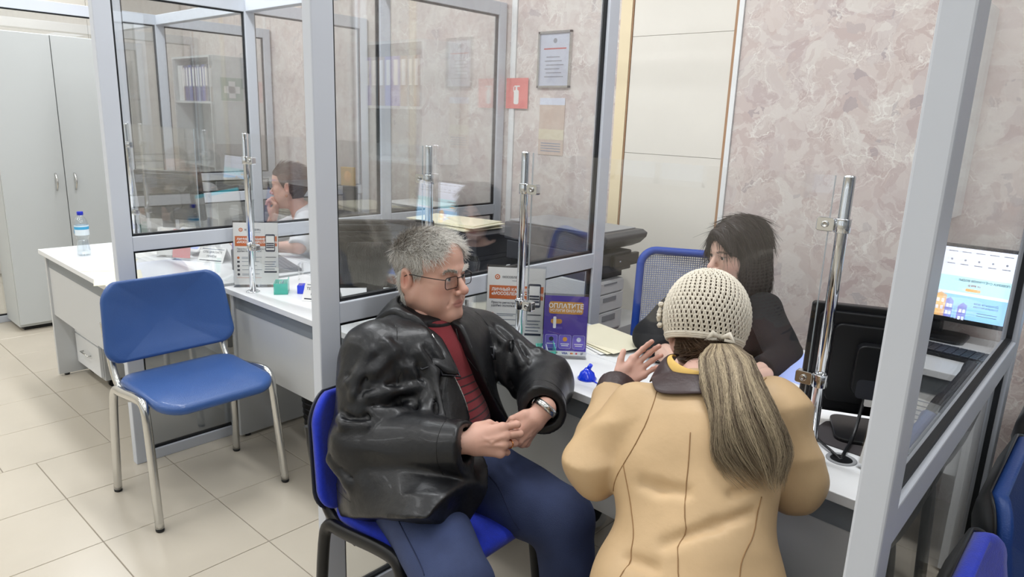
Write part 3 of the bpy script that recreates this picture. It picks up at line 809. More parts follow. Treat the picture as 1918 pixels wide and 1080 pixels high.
obj('shell', MB().lathe([(0, 0), (.030, .0), (.033, .008), (.028, .022), (.014, .031), (0, .033)], 20, Matrix.Diagonal((1, 1.7, 1, 1)), close=False), BLACKP, mo)
nt_ = thing('posted_notice', 'white notice with an orange block on the mirrored desk front', 'notice', (.0, 2.7188, .40))
sh = box('sheet', (0, -.001, 0), (.21, 0, .24), PAPER, nt_)
box('orange_block', (.05, -.0016, .02), (.20, -.0011, .075), ORANGE, nt_)
for k in range(7): box('print', (.02, -.0016, .10 + k * .018), (.12 + .06 * ((k * 5) % 3) / 2, -.0011, .104 + k * .018), GREYINK, nt_)

# row of chairs along the near partition
visitor_chair('royal blue fabric chair at the bottom right corner', (.128, 1.190, 0), math.radians(0), BLACKM, BLUEF, BLUEF, shell=BLACKP)
visitor_chair('darker blue vinyl chair at the right edge of the photo', (.128, 1.740, 0), math.radians(0), BLACKM, NAVYF, NAVYF, shell=BLACKP)
visitor_chair('charcoal chair farthest back along the near partition', (.128, 2.290, 0), math.radians(0), BLACKM, DARKF, DARKF, shell=BLACKP)

# ================================================================== BACK OF THE BOOTHS
def low_cabinet(label, lo, hi, nd, face='x'):
    t = thing('low_cabinet', label, 'cabinet', (lo[0], lo[1], 0))
    w, d, h = hi[0] - lo[0], hi[1] - lo[1], hi[2]
    box('body', (0, 0, .04), (w, d, h), GREY_LAM, t, bevel=.002)
    box('plinth', (.02, .02, 0), (w - .02, d - .02, .04), BLACKP, t)
    for k in range(nd):
        x0 = k * w / nd
        dr = box('door', (x0 + .003, -.017, .05), (x0 + w / nd - .003, -.0005, h - .025), WHITE_LAM, t, bevel=.0015)
        box('handle', (x0 + w / nd - .05, -.029, h - .20), (x0 + w / nd - .038, -.0172, h - .08), CHROME2, dr)
    return t
low_cabinet('low grey cabinet under the office printer by the wall', (-2.26, 2.44, 0), (-1.705, 2.98, .605), 2)
low_cabinet('low grey cabinet with black trays behind the middle desk', (-2.98, 2.36, 0), (-2.34, 2.78, .74), 2)
low_cabinet('low grey cabinet with papers in the far clerk\'s booth', (-4.40, 2.80, 0), (-3.20, 3.21, .74), 3)
# office printer with drawers
pr = thing('office_printer', 'grey office printer with paper drawers by the beige wall', 'printer', (-2.24, 2.455, .606))
box('base_unit', (0, 0, 0), (.53, .225, .24), WHITEP, pr, bevel=.004)
for z0, z1 in ((.012, .095), (.102, .178), (.185, .235)):
    d = box('drawer', (.5305, .008, z0), (.540, .218, z1), WHITEP, pr, bevel=.002)
    box('grip', (.5402, .06, z0 + .045), (.5425, .16, z1 - .012), GREYP, d)
box('paper_gap', (.02, .01, .2405), (.50, .255, .275), BLACKP, pr)
box('engine', (0, 0, .2755), (.535, .275, .365), DARKP, pr, bevel=.006)
prof = [(-.02, .366), (.46, .366), (.50, .374), (.545, .395), (.575, .425), (.580, .445), (.555, .458), (.40, .455), (-.02, .450)]
obj('scanner_lid', MB().prism([(x, z) for x, z in prof], -.330, -.002, RX(90)), DARKP, pr, bevel=.006)
box('lid_top', (0, .012, .4562), (.52, .315, .4622), GREYP, pr, bevel=.002)
obj('control_panel', MB().box((.536, .10, .300), (.560, .30, .355), None), BLACKP, pr, bevel=.004)
box('indicator', (.5602, .14, .325), (.5612, .15, .330), PAPER_P, pr)
# dark printer by the wall and trays with papers, seen through the middle glass
t = thing('desk_printer', 'dark printer by the wall seen through the glass behind the man', 'printer', (-2.66, 2.87, 0))
box('pedestal', (0, .02, 0), (.34, .40, .62), GREY_LAM, t)
box('body', (0, 0, .6205), (.35, .42, .86), DARKP, t, bevel=.01)
box('lid', (.005, .005, .8605), (.345, .415, .925), BLACKP, t, bevel=.012)
box('tray', (.06, -.06, .70), (.29, -.001, .71), DARKP, t)
def paper_pile(label, loc, rotz, n, w=.30, d=.21, m=PAPER, seed=1):
    t = thing('paper_pile', label, 'papers', loc, rotz)
    rnd = random.Random(seed)
    for k in range(n):
        obj('sheet', MB().box((-w / 2, -d / 2, 0), (w / 2, d / 2, .0045), T(rnd.uniform(-.02, .02), rnd.uniform(-.02, .02), k * .005) @ RZ(rnd.uniform(-9, 9))), m if k % 3 else PAPER_Y, t)
    return t
def tray_box(label, loc, rotz, w, d, h):
    t = thing('document_tray', label, 'tray', loc, rotz)
    m = MB()
    m.box((-w / 2, -d / 2, 0), (w / 2, d / 2, h * .45)); m.box((-w / 2, -d / 2, h * .55), (w / 2, d / 2, h))
    m.box((-w / 2, -d / 2 + .02, h * .45), (-w / 2 + .01, d / 2, h * .55)); m.box((w / 2 - .01, -d / 2 + .02, h * .45), (w / 2, d / 2, h * .55))
    obj('casing', m, DARKP, t, bevel=.004)
    box('slot', (-w / 2 + .02, -d / 2 - .001, h * .46), (w / 2 - .02, -d / 2 + .018, h * .54), BLACKP, t)
    return t
tray_box('black box topped with cream papers behind the middle desk', (-2.66, 2.55, .741), 0, .58, .34, .235)
paper_pile('fan of cream papers on the black box behind the man\'s head', (-2.68, 2.53, .977), .06, 6, .44, .26, PAPER_Y, 3)
tray_box('dark tray box with white sheets in the far clerk\'s booth', (-3.52, 3.0, .741), .0, .46, .36, .215)
paper_pile('white sheets on the dark tray box in the far booth', (-3.52, 3.0, .957), .04, 5, .40, .28, PAPER, 5)
paper_pile('low pile of cream sheets at the left of the far tray box', (-3.95, 3.0, .741), -.1, 9, .30, .22, PAPER_Y, 8)
low_cabinet('narrow cabinet by the wall hidden behind the near monitor', (-.60, 2.66, 0), (-.255, 3.02, .925), 1)
paper_pile('small cream sheaf peeping out above the near monitor', (-.45, 2.80, .9255), .3, 9, .21, .15, PAPER_Y, 9)
# far back work items in the far booth
t = thing('gold_icon', 'small gold framed picture in the far booth', 'picture', (-4.16, 2.90, .741), math.radians(25))
box('stand', (-.05, -.01, 0), (.05, .03, .30), DARKP, t)
box('frame', (-.055, -.026, .30), (.055, -.008, .43), mat('gold', (206, 164, 74), .35, .6), t, bevel=.004)
obj('relief', MB().lathe([(.035, 0), (.030, .003), (.012, .006), (0, .007)], 20, T(0, -.0262, .365) @ RX(90) @ Matrix.Diagonal((.8, 1.1, 1, 1)), close=False), AMBER, t)

# clerk's mesh office chair
oc = thing('office_chair', 'office chair with blue mesh back behind the young clerk', 'chair', (-1.225, 2.450, 0), math.radians(-62))
for k in range(5):
    a = 2 * math.pi * k / 5 + .3
    l = obj('base_leg', MB().tube([(0, 0, .085), (.14 * math.cos(a), .14 * math.sin(a), .075), (.27 * math.cos(a), .27 * math.sin(a), .058)], [.022, .018, .013], 8), BLACKP, oc)
    obj('castor', MB().tube([(.27 * math.cos(a) - .012, .27 * math.sin(a), .026), (.27 * math.cos(a) + .012, .27 * math.sin(a), .026)], .026, 12), BLACKP, l)
obj('column', MB().lathe([(.03, .07), (.03, .22), (.018, .225), (.018, .42)], 14), BLACKP, oc)
obj('seat', cushion(.46, .47, .06, lambda x, y: .01 * (y / .2) ** 2, .10), DARKF, oc, loc=(.02, 0, .42))
def mesh_back():
    fr = MB(); pts = []
    for p in rrect(.47, .46, .06, 6): pts.append((-.25 - .05 * ((p[1]) / .23) + .05 * (p[0] / .235) ** 2, p[0], .78 + p[1]))
    pts.append(pts[0]); fr.tube(pts, .017, 8, cap=False)
    mm = MB(); n = 46
    def P(u, v): return Vector((-.25 - .05 * (v / .23) + .05 * (u / .235) ** 2, u, .78 + v))
    for k in range(n + 1):
        u = -.215 + .43 * k / n
        mm.tube([P(u, -.21 + .42 * j / 8) for j in range(9)], .0022, 3, cap=False)
        v = -.21 + .42 * k / n
        mm.tube([P(-.215 + .43 * j / 8, v) for j in range(9)], .0022, 3, cap=False)
    return fr, mm
fr, mm = mesh_back()
obj('back_frame', fr, mat('chair_blue', (30, 72, 170), .5), oc)
o = obj('back_mesh', mm, mat('mesh_grey', (150, 162, 200), .7), oc, kind='stuff')
obj('spine', MB().tube(smooth_path([(-.08, 0, .41), (-.24, 0, .40), (-.285, 0, .52), (-.275, 0, .66)], 2), .02, 8, flat=.6), BLACKP, oc)
for s in (-1, 1):
    obj('armrest', MB().tube(smooth_path([(-.10, s * .24, .44), (-.10, s * .285, .45), (-.08, s * .29, .64), (-.14, s * .29, .665), (.12, s * .29, .665)], 2), .017, 8), DARKP, oc)
oc2 = thing('office_chair', 'dark office chair behind the clerk in white', 'chair', (-3.74, 2.36, 0), math.radians(-70))
for k in range(5):
    a = 2 * math.pi * k / 5
    obj('base_leg', MB().tube([(0, 0, .085), (.27 * math.cos(a), .27 * math.sin(a), .03)], [.022, .026], 8), BLACKP, oc2)
obj('column', MB().lathe([(.03, .07), (.03, .22), (.018, .225), (.018, .42)], 14), BLACKP, oc2)
obj('seat', cushion(.46, .47, .06, None, .10), DARKF, oc2, loc=(.02, 0, .42))
b = obj('backrest', cushion(.40, .44, .05, None, .09), DARKF, oc2)
b.data.transform(T(-.29, 0, .72) @ Matrix(((0, 0, 1, 0), (0, 1, 0, 0), (1, 0, 0, 0), (0, 0, 0, 1)))); b.data.flip_normals()
obj('spine', MB().tube([(-.05, 0, .41), (-.27, 0, .42), (-.29, 0, .62)], .02, 8), BLACKP, oc2)

# ================================================================== WALL PIECES
fs = thing('fire_sign', 'red sign with a white extinguisher on the wall', 'sign', (-3.045, YW - .0105, 1.600))
box('plate', (0, -.002, 0), (.178, 0, .180), mat('sign_red', (232, 128, 122), .6), fs)
obj('extinguisher_symbol', MB().prism(rrect(.040, .085, .012), 0, .0006, T(.085, -.002, .068) @ RX(90)).box((.078, -.0026, .11), (.092, -.002, .128)).box((.068, -.0026, .128), (.112, -.002, .136)).box((.060, -.0026, .10), (.066, -.002, .13)), PAPER, fs)
wf = thing('wall_certificate', 'silver framed certificate hanging on the marble wall', 'picture', (-2.80, YW - .0005, 1.722))
fr_ = MB()
for lo, hi in (((0, 0), (.012, .315)), ((.232, 0), (.244, .315)), ((0, 0), (.244, .012)), ((0, .303), (.244, .315))): fr_.box((lo[0], -.014, lo[1]), (hi[0], 0, hi[1]))
obj('frame', fr_, CHROME2, wf)
box('document', (.010, -.004, .010), (.234, -.001, .305), PAPER_P, wf)
box('red_line', (.04, -.0048, .215), (.205, -.0041, .222), RED, wf)
for k in range(6): box('print', (.05 + .01 * (k % 2), -.0048, .06 + k * .022), (.19 - .015 * (k % 3), -.0041, .065 + k * .022), GREYINK, wf)
obj('crest', MB().lathe([(.014, 0), (.014, .0008)], 14, T(.122, -.0041, .262) @ RX(90)), GREYINK, wf)
box('glazing', (.012, -.0075, .012), (.232, -.006, .303), ACRYL, wf)
cl = thing('calendar_reflection', 'brown and yellow calendar paled to read as a faint reflection on the marble wall', 'calendar', (-2.775, YW - .0005, 1.335))  # stands in for a faint reflection, colours paled toward the marble
box('sheet', (0, -.003, 0), (.190, 0, .330), mat('calendar_brown_paled', (204, 184, 170), .7, noise=.06, nscale=14), cl)
box('month_block', (.0, -.0036, .09), (.190, -.0031, .15), mat('calendar_yellow_paled', (216, 206, 180), .7), cl)
box('header', (.0, -.0036, .29), (.19, -.0031, .33), PAPER_P, cl)
for k in range(4): box('print', (.02, -.0036, .02 + k * .015), (.17, -.0031, .026 + k * .015), GREYINK, cl)

# ================================================================== FAR LEFT DESK ITEMS
bt = thing('water_bottle', 'clear plastic water bottle with blue cap on the far left desk', 'bottle', (-4.170, 1.200, .7402))
PET = glass_mat('bottle_plastic', (.93, .955, .97), .09)
prof = [(0, .004), (.026, 0), (.033, .008), (.0335, .03), (.030, .05), (.0265, .075), (.026, .085), (.030, .10), (.0335, .11), (.0335, .165), (.033, .175), (.026, .198), (.014, .212), (.0125, .222)]
obj('body', MB().lathe(prof, 28, close=False), PET, bt)
obj('cap', MB().lathe([(.0, .236), (.0145, .236), (.015, .234), (.015, .218), (.0, .218)], 20, close=False), mat('cap_blue', (20, 40, 190), .4), bt)
obj('label', MB().lathe([(.0341, .112), (.0341, .164)], 28, close=False), mat('label_white', (228, 240, 248), .5), bt)
obj('label_print', MB().lathe([(.0344, .143), (.0344, .158)], 28, close=False), mat('label_blue', (70, 170, 220), .5), bt)
obj('label_print', MB().prism(rrect(.022, .022, .010), .0335, .0350, T(0, 0, .131) @ RZ(-20) @ RX(90)), MATS['label_blue'], bt)
obj('water', MB().lathe([(0, .006), (.025, .003), (.0322, .009), (.0326, .03), (.0292, .05), (.0257, .075), (.0257, .085), (.0, .085)], 24, close=False), PET, bt)
for lab, x, y, r, m_ in (('cream form lying at the front of the far left desk', -3.83, 1.215, -30, PAPER_Y), ('cream slip close to the partition post on the far left desk', -3.52, 1.145, -18, PAPER_Y), ('white sheets behind the water bottle', -4.10, 1.42, 25, PAPER)):
    obj('paper_sheet', MB().box((-.148, -.10, 0), (.148, .10, .0012), RZ(r)), m_, None, loc=(x, y, .7402), label=lab, cat='paper')
tp = thing('paper_roll', 'white paper roll lying on the far left desk', 'roll', (-3.99, 1.335, .7402), math.radians(35))
obj('roll', MB().tube([(-.04, 0, .026), (.04, 0, .026)], .026, 20), PAPER, tp)
obj('core', MB().tube([(.0402, 0, .026), (.0408, 0, .026)], .007, 12), GREYP, tp)
tp = thing('paper_roll', 'second paper roll showing its end on the far left desk', 'roll', (-3.905, 1.295, .7402), math.radians(-58))
obj('roll', MB().tube([(-.03, 0, .022), (.03, 0, .022)], .022, 20), PAPER, tp)
obj('core', MB().tube([(.0302, 0, .022), (.0308, 0, .022)], .006, 12), GREYP, tp)
tl = thing('desk_phone', 'black phone at the back of the far left desk', 'phone', (-4.20, 1.53, .7402), math.radians(20))
obj('body', MB().prism(rrect(.16, .07, .02), 0, .022), BLACKP, tl, bevel=.004)
obj('handset', MB().tube(smooth_path([(-.075, 0, .024), (-.05, 0, .045), (.05, 0, .045), (.075, 0, .024)], 2), .013, 8), DARKP, tl)
# red and white leaflets, pens, gold stamp in the far booth
for lab, x, y, yw, m_ in (('red leaflet standing on the far desk', -3.74, 1.53, -55, RED), ('white leaflet standing beside the red one', -3.86, 1.50, -50, PAPER), ('pale pink leaflet leaning on the far desk near the pens', -3.46, 1.72, -50, mat('pink_print', (226, 190, 190), .6))):
    leaf('leaflet', lab, 'leaflet', (x, y, .742), yw, 12, .10, .15, m_, hh=.12)
pc = thing('pen_cup', 'cup of black pens on the far desk', 'pen cup', (-3.36, 1.66, .7402))
obj('cup', MB().lathe([(0, 0), (.032, 0), (.034, .10), (.031, .10), (.029, .005), (0, .005)], 18, close=False), DARKP, pc)
for k, (a, r_) in enumerate(((0, .02), (1.4, .022), (2.6, .018), (3.9, .022), (5.1, .02))):
    obj('pen', MB().tube([(.012 * math.cos(a), .012 * math.sin(a), .008), (r_ * 1.3 * math.cos(a), r_ * 1.3 * math.sin(a), .17 + .01 * k)], .0042, 6), (BLACKP, SAGE, BLACKP, BLUEACR, BLACKP)[k], pc)
# ================================================================== PEOPLE: implicit-surface modelling
def A3(*v): return np.array(v, np.float32)
def cap(P, a, b, ra, rb):
    a = np.asarray(a, np.float32); b = np.asarray(b, np.float32); ba = b - a
    t = np.clip(((P - a) @ ba) / max(float(ba @ ba), 1e-9), 0, 1)
    q = P - a - t[:, None] * ba
    return np.sqrt(np.einsum('ij,ij->i', q, q)) - (ra + (rb - ra) * t)
def ell(P, c, r, R=None):
    q = P - np.asarray(c, np.float32)
    if R is not None: q = q @ np.asarray(R, np.float32)
    r = np.asarray(r, np.float32)
    a = q / r; b = a / r
    k0 = np.sqrt(np.einsum('ij,ij->i', a, a)); k1 = np.sqrt(np.einsum('ij,ij->i', b, b)) + 1e-9
    return k0 * (k0 - 1) / k1
def sph(P, c, r):
    q = P - np.asarray(c, np.float32)
    return np.sqrt(np.einsum('ij,ij->i', q, q)) - r
def smin(a, b, k):
    h = np.clip(.5 + .5 * (b - a) / k, 0, 1)
    return b * (1 - h) + a * h - k * h * (1 - h)
def smax(a, b, k): return -smin(-a, -b, k)
def plane(P, p, n):
    n = np.asarray(n, np.float32); n = n / np.linalg.norm(n)
    return (P - np.asarray(p, np.float32)) @ n
WAVE = {}
def waves(P, f, seed, n=6):
    if seed not in WAVE:
        rnd = np.random.RandomState(seed); D = rnd.normal(size=(3, n)); D /= np.linalg.norm(D, axis=0)
        WAVE[seed] = ((D * rnd.uniform(.6, 1.5, n)).astype(np.float32), rnd.uniform(0, 6.28, n).astype(np.float32))
    D, ph = WAVE[seed]
    return np.sin(P.astype(np.float32) @ (D * np.float32(f)) + ph).mean(1)
def folds(P, f, seed):
    w = np.stack([waves(P, f * .6, seed + 1), waves(P, f * .6, seed + 2), waves(P, f * .6, seed + 3)], 1) * (1.1 / f)
    v = waves(P + w.astype(np.float32), f, seed)
    return 1 - np.abs(v) * 2.2
def surface(fn, lo, hi, vox):
    """Naive surface nets on a regular grid; coarse pass first so only blocks near the surface are sampled finely."""
    lo = np.asarray(lo, np.float32); hi = np.asarray(hi, np.float32)
    n = np.maximum(np.ceil((hi - lo) / vox).astype(int) + 1, 4)
    B = 8
    nb = (n + B - 1) // B
    n = nb * B + 1
    g = np.full(n, 1.0, np.float32)
    # coarse: block centres
    ci = np.stack(np.meshgrid(*[np.arange(k) for k in nb], indexing='ij'), -1).reshape(-1, 3)
    cen = (lo + (ci * B + B / 2) * vox).astype(np.float32)
    cd = fn(cen)
    act = np.abs(cd) < vox * B * 1.15
    far_in = (~act) & (cd < 0)
    o = np.stack(np.meshgrid(*[np.arange(B + 1)] * 3, indexing='ij'), -1).reshape(-1, 3)
    for c in ci[far_in]:
        g[c[0] * B:c[0] * B + B + 1, c[1] * B:c[1] * B + B + 1, c[2] * B:c[2] * B + B + 1] = -1
    A = ci[act]
    CH = 60
    for s in range(0, len(A), CH):
        idx = (A[s:s + CH, None, :] * B + o[None]).reshape(-1, 3)
        d = fn((lo + idx * vox).astype(np.float32))
        g[idx[:, 0], idx[:, 1], idx[:, 2]] = d
    neg = g < 0
    # cells with a sign change
    cs = np.zeros(n - 1, np.int8)
    for dx in (0, 1):
        for dy in (0, 1):
            for dz in (0, 1):
                cs += neg[dx:n[0] - 1 + dx, dy:n[1] - 1 + dy, dz:n[2] - 1 + dz]
    cell = (cs > 0) & (cs < 8)
    ids = np.full(n - 1, -1, np.int64)
    idx = np.argwhere(cell); ids[cell] = np.arange(len(idx))
    acc = np.zeros((len(idx), 3)); cnt = np.zeros(len(idx))
    corners = [(0, 0, 0), (1, 0, 0), (0, 1, 0), (1, 1, 0), (0, 0, 1), (1, 0, 1), (0, 1, 1), (1, 1, 1)]
    for a, b in ((0, 1), (2, 3), (4, 5), (6, 7), (0, 2), (1, 3), (4, 6), (5, 7), (0, 4), (1, 5), (2, 6), (3, 7)):
        ca, cb = np.array(corners[a]), np.array(corners[b])
        ia, ib = idx + ca, idx + cb
        va = g[ia[:, 0], ia[:, 1], ia[:, 2]]; vb = g[ib[:, 0], ib[:, 1], ib[:, 2]]
        m = (va < 0) != (vb < 0)
        t = np.where(m, va / np.where(m, va - vb, 1), 0)
        acc[m] += (ca + t[:, None] * (cb - ca))[m]; cnt[m] += 1
    V = lo + (idx + acc / np.maximum(cnt, 1)[:, None]) * vox
    quads = []
    for ax in range(3):
        u, v = (ax + 1) % 3, (ax + 2) % 3
        sl0 = [slice(1, n[k] - 1) for k in range(3)]; sl1 = list(sl0)
        sl0[ax] = slice(0, n[ax] - 1); sl1[ax] = slice(1, n[ax])
        a, b = neg[tuple(sl0)], neg[tuple(sl1)]
        e = np.argwhere(a != b)
        if not len(e): continue
        flip = b[e[:, 0], e[:, 1], e[:, 2]]
        off = np.ones(3, int); off[ax] = 0
        e = e + off
        du = np.zeros(3, int); du[u] = 1; dv = np.zeros(3, int); dv[v] = 1
        def gi(q): return ids[q[:, 0], q[:, 1], q[:, 2]]
        q = np.stack([gi(e - du - dv), gi(e - dv), gi(e), gi(e - du)], 1)
        q[flip] = q[flip][:, ::-1]
        quads.append(q)
    Q = np.concatenate(quads)
    Q = Q[(Q >= 0).all(1)]
    return V, Q
def np_mesh(name, V, Q, cols=None, attr='col'):
    me = bpy.data.meshes.new(name)
    me.vertices.add(len(V)); me.vertices.foreach_set('co', np.asarray(V, np.float32).ravel())
    k = Q.shape[1]
    me.loops.add(Q.size); me.loops.foreach_set('vertex_index', Q.astype(np.int32).ravel())
    me.polygons.add(len(Q)); me.polygons.foreach_set('loop_start', np.arange(0, Q.size, k, dtype=np.int32))
    me.polygons.foreach_set('use_smooth', np.ones(len(Q), bool))
    me.update(calc_edges=True); me.validate()
    if cols is not None:
        ca = me.color_attributes.new(attr, 'FLOAT_COLOR', 'POINT')
        c4 = np.ones((len(V), 4), np.float32); c4[:, :3] = cols
        ca.data.foreach_set('color', c4.ravel())
    return me
def join(parts):
    V = []; Q = []; Cc = []; b = 0
    for v, q, c in parts:
        V.append(v); Q.append(q + b); b += len(v)
        Cc.append(c if c is not None else np.full((len(v), 3), .5))
    return np.concatenate(V), np.concatenate(Q), np.concatenate(Cc)
def frame(x, y, z, o):
    M = np.eye(4); M[:3, 0] = x; M[:3, 1] = y; M[:3, 2] = z; M[:3, 3] = o; return M
def nrm(v): v = np.asarray(v, float); return v / np.linalg.norm(v)
def head_frame(center, f, pitch=0, roll=0):
    """local x right, y forward, z up"""
    f = nrm((f[0], f[1], 0)); up = np.array((0, 0, 1.)); r = np.cross(f, up)
    p = math.radians(pitch); f2 = f * math.cos(p) - up * math.sin(p); u2 = np.cross(r, f2)
    a = math.radians(roll); r2 = r * math.cos(a) + u2 * math.sin(a); u3 = np.cross(r2, f2)
    return frame(r2, f2, u3, center)
def app(M, V): return V @ M[:3, :3].T + M[:3, 3]
def near(P, a, b, m=.05):
    lo = P.min(0) - m; hi = P.max(0) + m
    return bool(np.all(np.maximum(a, b) > lo) and np.all(np.minimum(a, b) < hi))
def grad(fn, P, e=.0015):
    g = np.stack([fn(P + A3(e, 0, 0)) - fn(P - A3(e, 0, 0)), fn(P + A3(0, e, 0)) - fn(P - A3(0, e, 0)), fn(P + A3(0, 0, e)) - fn(P - A3(0, 0, e))], 1)
    return g / (np.linalg.norm(g, axis=1, keepdims=True) + 1e-9)
def onto(fn, P, it=5):
    P = np.asarray(P, np.float32).copy()
    for _ in range(it):
        P -= (grad(fn, P) * fn(P)[:, None]).astype(np.float32)
    return P

def head_sdf(male=True, full=0.0, age=0.0, neck=.055):
    w = 1.0 if male else .94
    def fn(P):
        X = P.copy(); X[:, 0] = np.abs(X[:, 0])
        d = ell(X, (0, -.012, .036), (.0765 * w, .098, .082))
        d = smin(d, ell(X, (0, .030, .045), (.062 * w, .058, .060)), .03)
        d = smin(d, ell(X, (0, .030, -.040), (.058 * w, .058, .072)), .035)
        d = smin(d, cap(X, (.054 * w, -.004, -.050), (.012, .070, -.102), .022 + .010 * full, .019 + .004 * full), .03)   # jaw
        d = smin(d, sph(X, (0, .078, -.100), .017), .025)                                    # chin
        d = smin(d, sph(X, (.040 * w, .052, -.022), .030), .02)                              # cheekbone
        if full:
            d = smin(d, ell(X, (.040, .050, -.062), (.027 + .006 * full, .030, .034)), .02)  # jowls
            d = smin(d, ell(X, (0, .030, -.105), (.042, .045, .024)), .025)                  # under the chin
        d = smin(d, cap(X, (.008, .088, .020), (.042 * w, .074, .020), .010, .009), .014)    # brow
        d = smax(d, -ell(X, (.032 * w, .103, -.001), (.020, .020, .0135)), .010)             # eye socket
        d = smin(d, sph(X, (.0315 * w, .0755, .0), .0148), .006)                             # lids over the eyeball
        d = smax(d, -ell(X, (.0318 * w, .094, -.0005), (.0130, .014, .0046)), .0015)         # eye slit
        # nose
        n_ = cap(X, (0, .087, .008), (0, .113, -.030), .0075, .0105)
        n_ = smin(n_, sph(X, (0, .1130, -.033), .0105 + .0006 * age), .008)
        n_ = smin(n_, ell(X, (.0125, .1005, -.0395), (.0078, .0100, .0072)), .006)
        n_ = smax(n_, -ell(X, (.0065, .1075, -.0470), (.0042, .007, .0055)), .002)
        d = smin(d, n_, .010)
        # mouth
        d = smin(d, ell(X, (0, .080, -.068), (.028, .0155, .020)), .014)
        lt = .72 if age else 1.0
        lip = smin(ell(X, (0, .0925, -.0665), (.022, .0066 * lt, .0048 * lt)), ell(X, (0, .0915, -.0755), (.019, .0072 * lt, .0058 * lt)), .002)
        d = smin(d, lip, .004)
        d = smax(d, -ell(X, (0, .101, -.0710), (.0235, .011, .0014)), .0015)
        if age:
            d = smax(d, -cap(X, (.019, .096, -.040), (.033, .083, -.072), .0010, .0008), .009)   # nasolabial fold
            d = smax(d, -cap(X, (.020, .090, -.0055 - .009), (.038, .082, -.013), .0012, .001), .004)   # bag under the eye
        # ear
        c, s = math.cos(.35), math.sin(.35)
        R = np.array([[c, -s * .0, 0], [0, 1, 0], [0, 0, 1]], np.float32)
        e = ell(X, (.0800 * w, -.021, -.010), (.0120, .0215, .0360))
        e = smin(e, ell(X, (.0780 * w, -.010, -.040), (.0075, .0115, .0130)), .006)
        e = smax(e, -ell(X, (.0935 * w, -.0175, -.004), (.0125, .0125, .0240)), .0025)
        e = smin(e, cap(X, (.0845 * w, -.0255, .006), (.0850 * w, -.0215, -.022), .0026, .0026), .003)
        e = smin(e, ell(X, (.0795 * w, -.0050, -.012), (.0055, .0050, .0080)), .003)
        d = smin(d, e, .005)
        # neck
        d = smin(d, cap(X, (0, -.022, -.055), (0, -.045, -.20), neck * .98, neck * 1.08), .03)
        if male: d = smin(d, ell(X, (0, .018, -.135), (.012, .012, .016)), .02)
        return d
    return fn
def skin_cols(V, base, lips, male=True, w=1.0):
    n = waves(V.astype(np.float32), 55, 3); n2 = waves(V.astype(np.float32), 160, 5)
    c = np.tile(np.array(s2l(base)), (len(V), 1)) * (1 + .05 * n + .03 * n2)[:, None]
    def blend(m, col):
        m = np.clip(m, 0, 1)[:, None]; return c * (1 - m) + np.array(s2l(col)) * m
    X = V.copy(); X[:, 0] = np.abs(X[:, 0])
    red = tuple(min(255, int(v * k)) for v, k in zip(base, (1.0, .82, .80)))
    for p, r, k in (((0, .115, -.034), .022, .5), ((.046, .066, -.030), .030, .45), ((.080, -.018, -.008), .030, .55), ((0, .078, -.102), .02, .2)):
        dd = np.linalg.norm(X - np.array(p), axis=1)
        c = blend(k * np.clip(1 - dd / r, 0, 1), red)
    l = np.maximum(1 - (((X[:, 0]) / .0235) ** 2 + ((X[:, 2] + .0710) / .0125) ** 2), 0) * (X[:, 1] > .084)
    c = blend(np.minimum(l * 3, 1) * .85, lips)
    return c
def ellipsoid_mb(c, r, n=18, m=12, M=None):
    prof = [(max(1e-4, math.cos(a)), math.sin(a)) for a in [(-math.pi / 2 + math.pi * i / m) for i in range(m + 1)]]
    X = T(*c) @ Matrix.Diagonal((*r, 1))
    return MB().lathe(prof, n, (M @ X) if M is not None else X, close=False)
SCLERA = mat('eye_white', (222, 216, 210), .15)
def eyes(parent, M, w, iris):
    I = mat('iris_%d_%d_%d' % iris, iris, .12); PU = mat('pupil', (8, 8, 10), .1)
    MM = Matrix([list(r) for r in M])
    for s in (-1, 1):
        e = obj('eye', ellipsoid_mb((s * .0315 * w, .0755, 0), (.0133,) * 3, 18, 14, MM), SCLERA, parent)
        for r_, z, m_, nm_ in ((.0062, .0125, I, 'iris'), (.0028, .0131, PU, 'pupil')):
            obj(nm_, MB().lathe([(r_, 0), (r_ * .8, .0008), (0.0001, .0010)], 16, MM @ T(s * .0315 * w, .0755, 0) @ RX(-90) @ T(0, 0, z - .0004), close=False), m_, e)

def strands(roots, dirs, lens, seg, wid, cols, curl=.0, grav=0.0, nor=None, hug=None, seed=0, taper=True, clump=0.0, stiff=None):
    """Tapered three-sided hairs. dirs: initial directions; hug(P)->(sdf,grad) keeps hairs outside a surface."""
    rnd = np.random.RandomState(seed)
    N = len(roots); P = np.asarray(roots, float).copy(); D = np.asarray(dirs, float).copy()
    pts = [P.copy()]
    step = np.asarray(lens, float) / seg
    for i in range(seg):
        D = D + rnd.normal(size=D.shape) * curl
        D[:, 2] -= grav
        D /= np.linalg.norm(D, axis=1, keepdims=True)
        P = P + D * step[:, None]
        if hug is not None:
            d = hug(P.astype(np.float32)); g = grad(hug, P.astype(np.float32))
            low = np.clip(.0015 + .0006 * i - d, 0, None)
            P = P + g * low[:, None]
            D = np.where((low > 0)[:, None], D - g * np.minimum(0, np.einsum('ij,ij->i', D, g))[:, None] * .9, D)
        pts.append(P.copy())
    pts = np.stack(pts, 1)                       # N, seg+1, 3
    return ribbon(pts, wid, cols, taper)
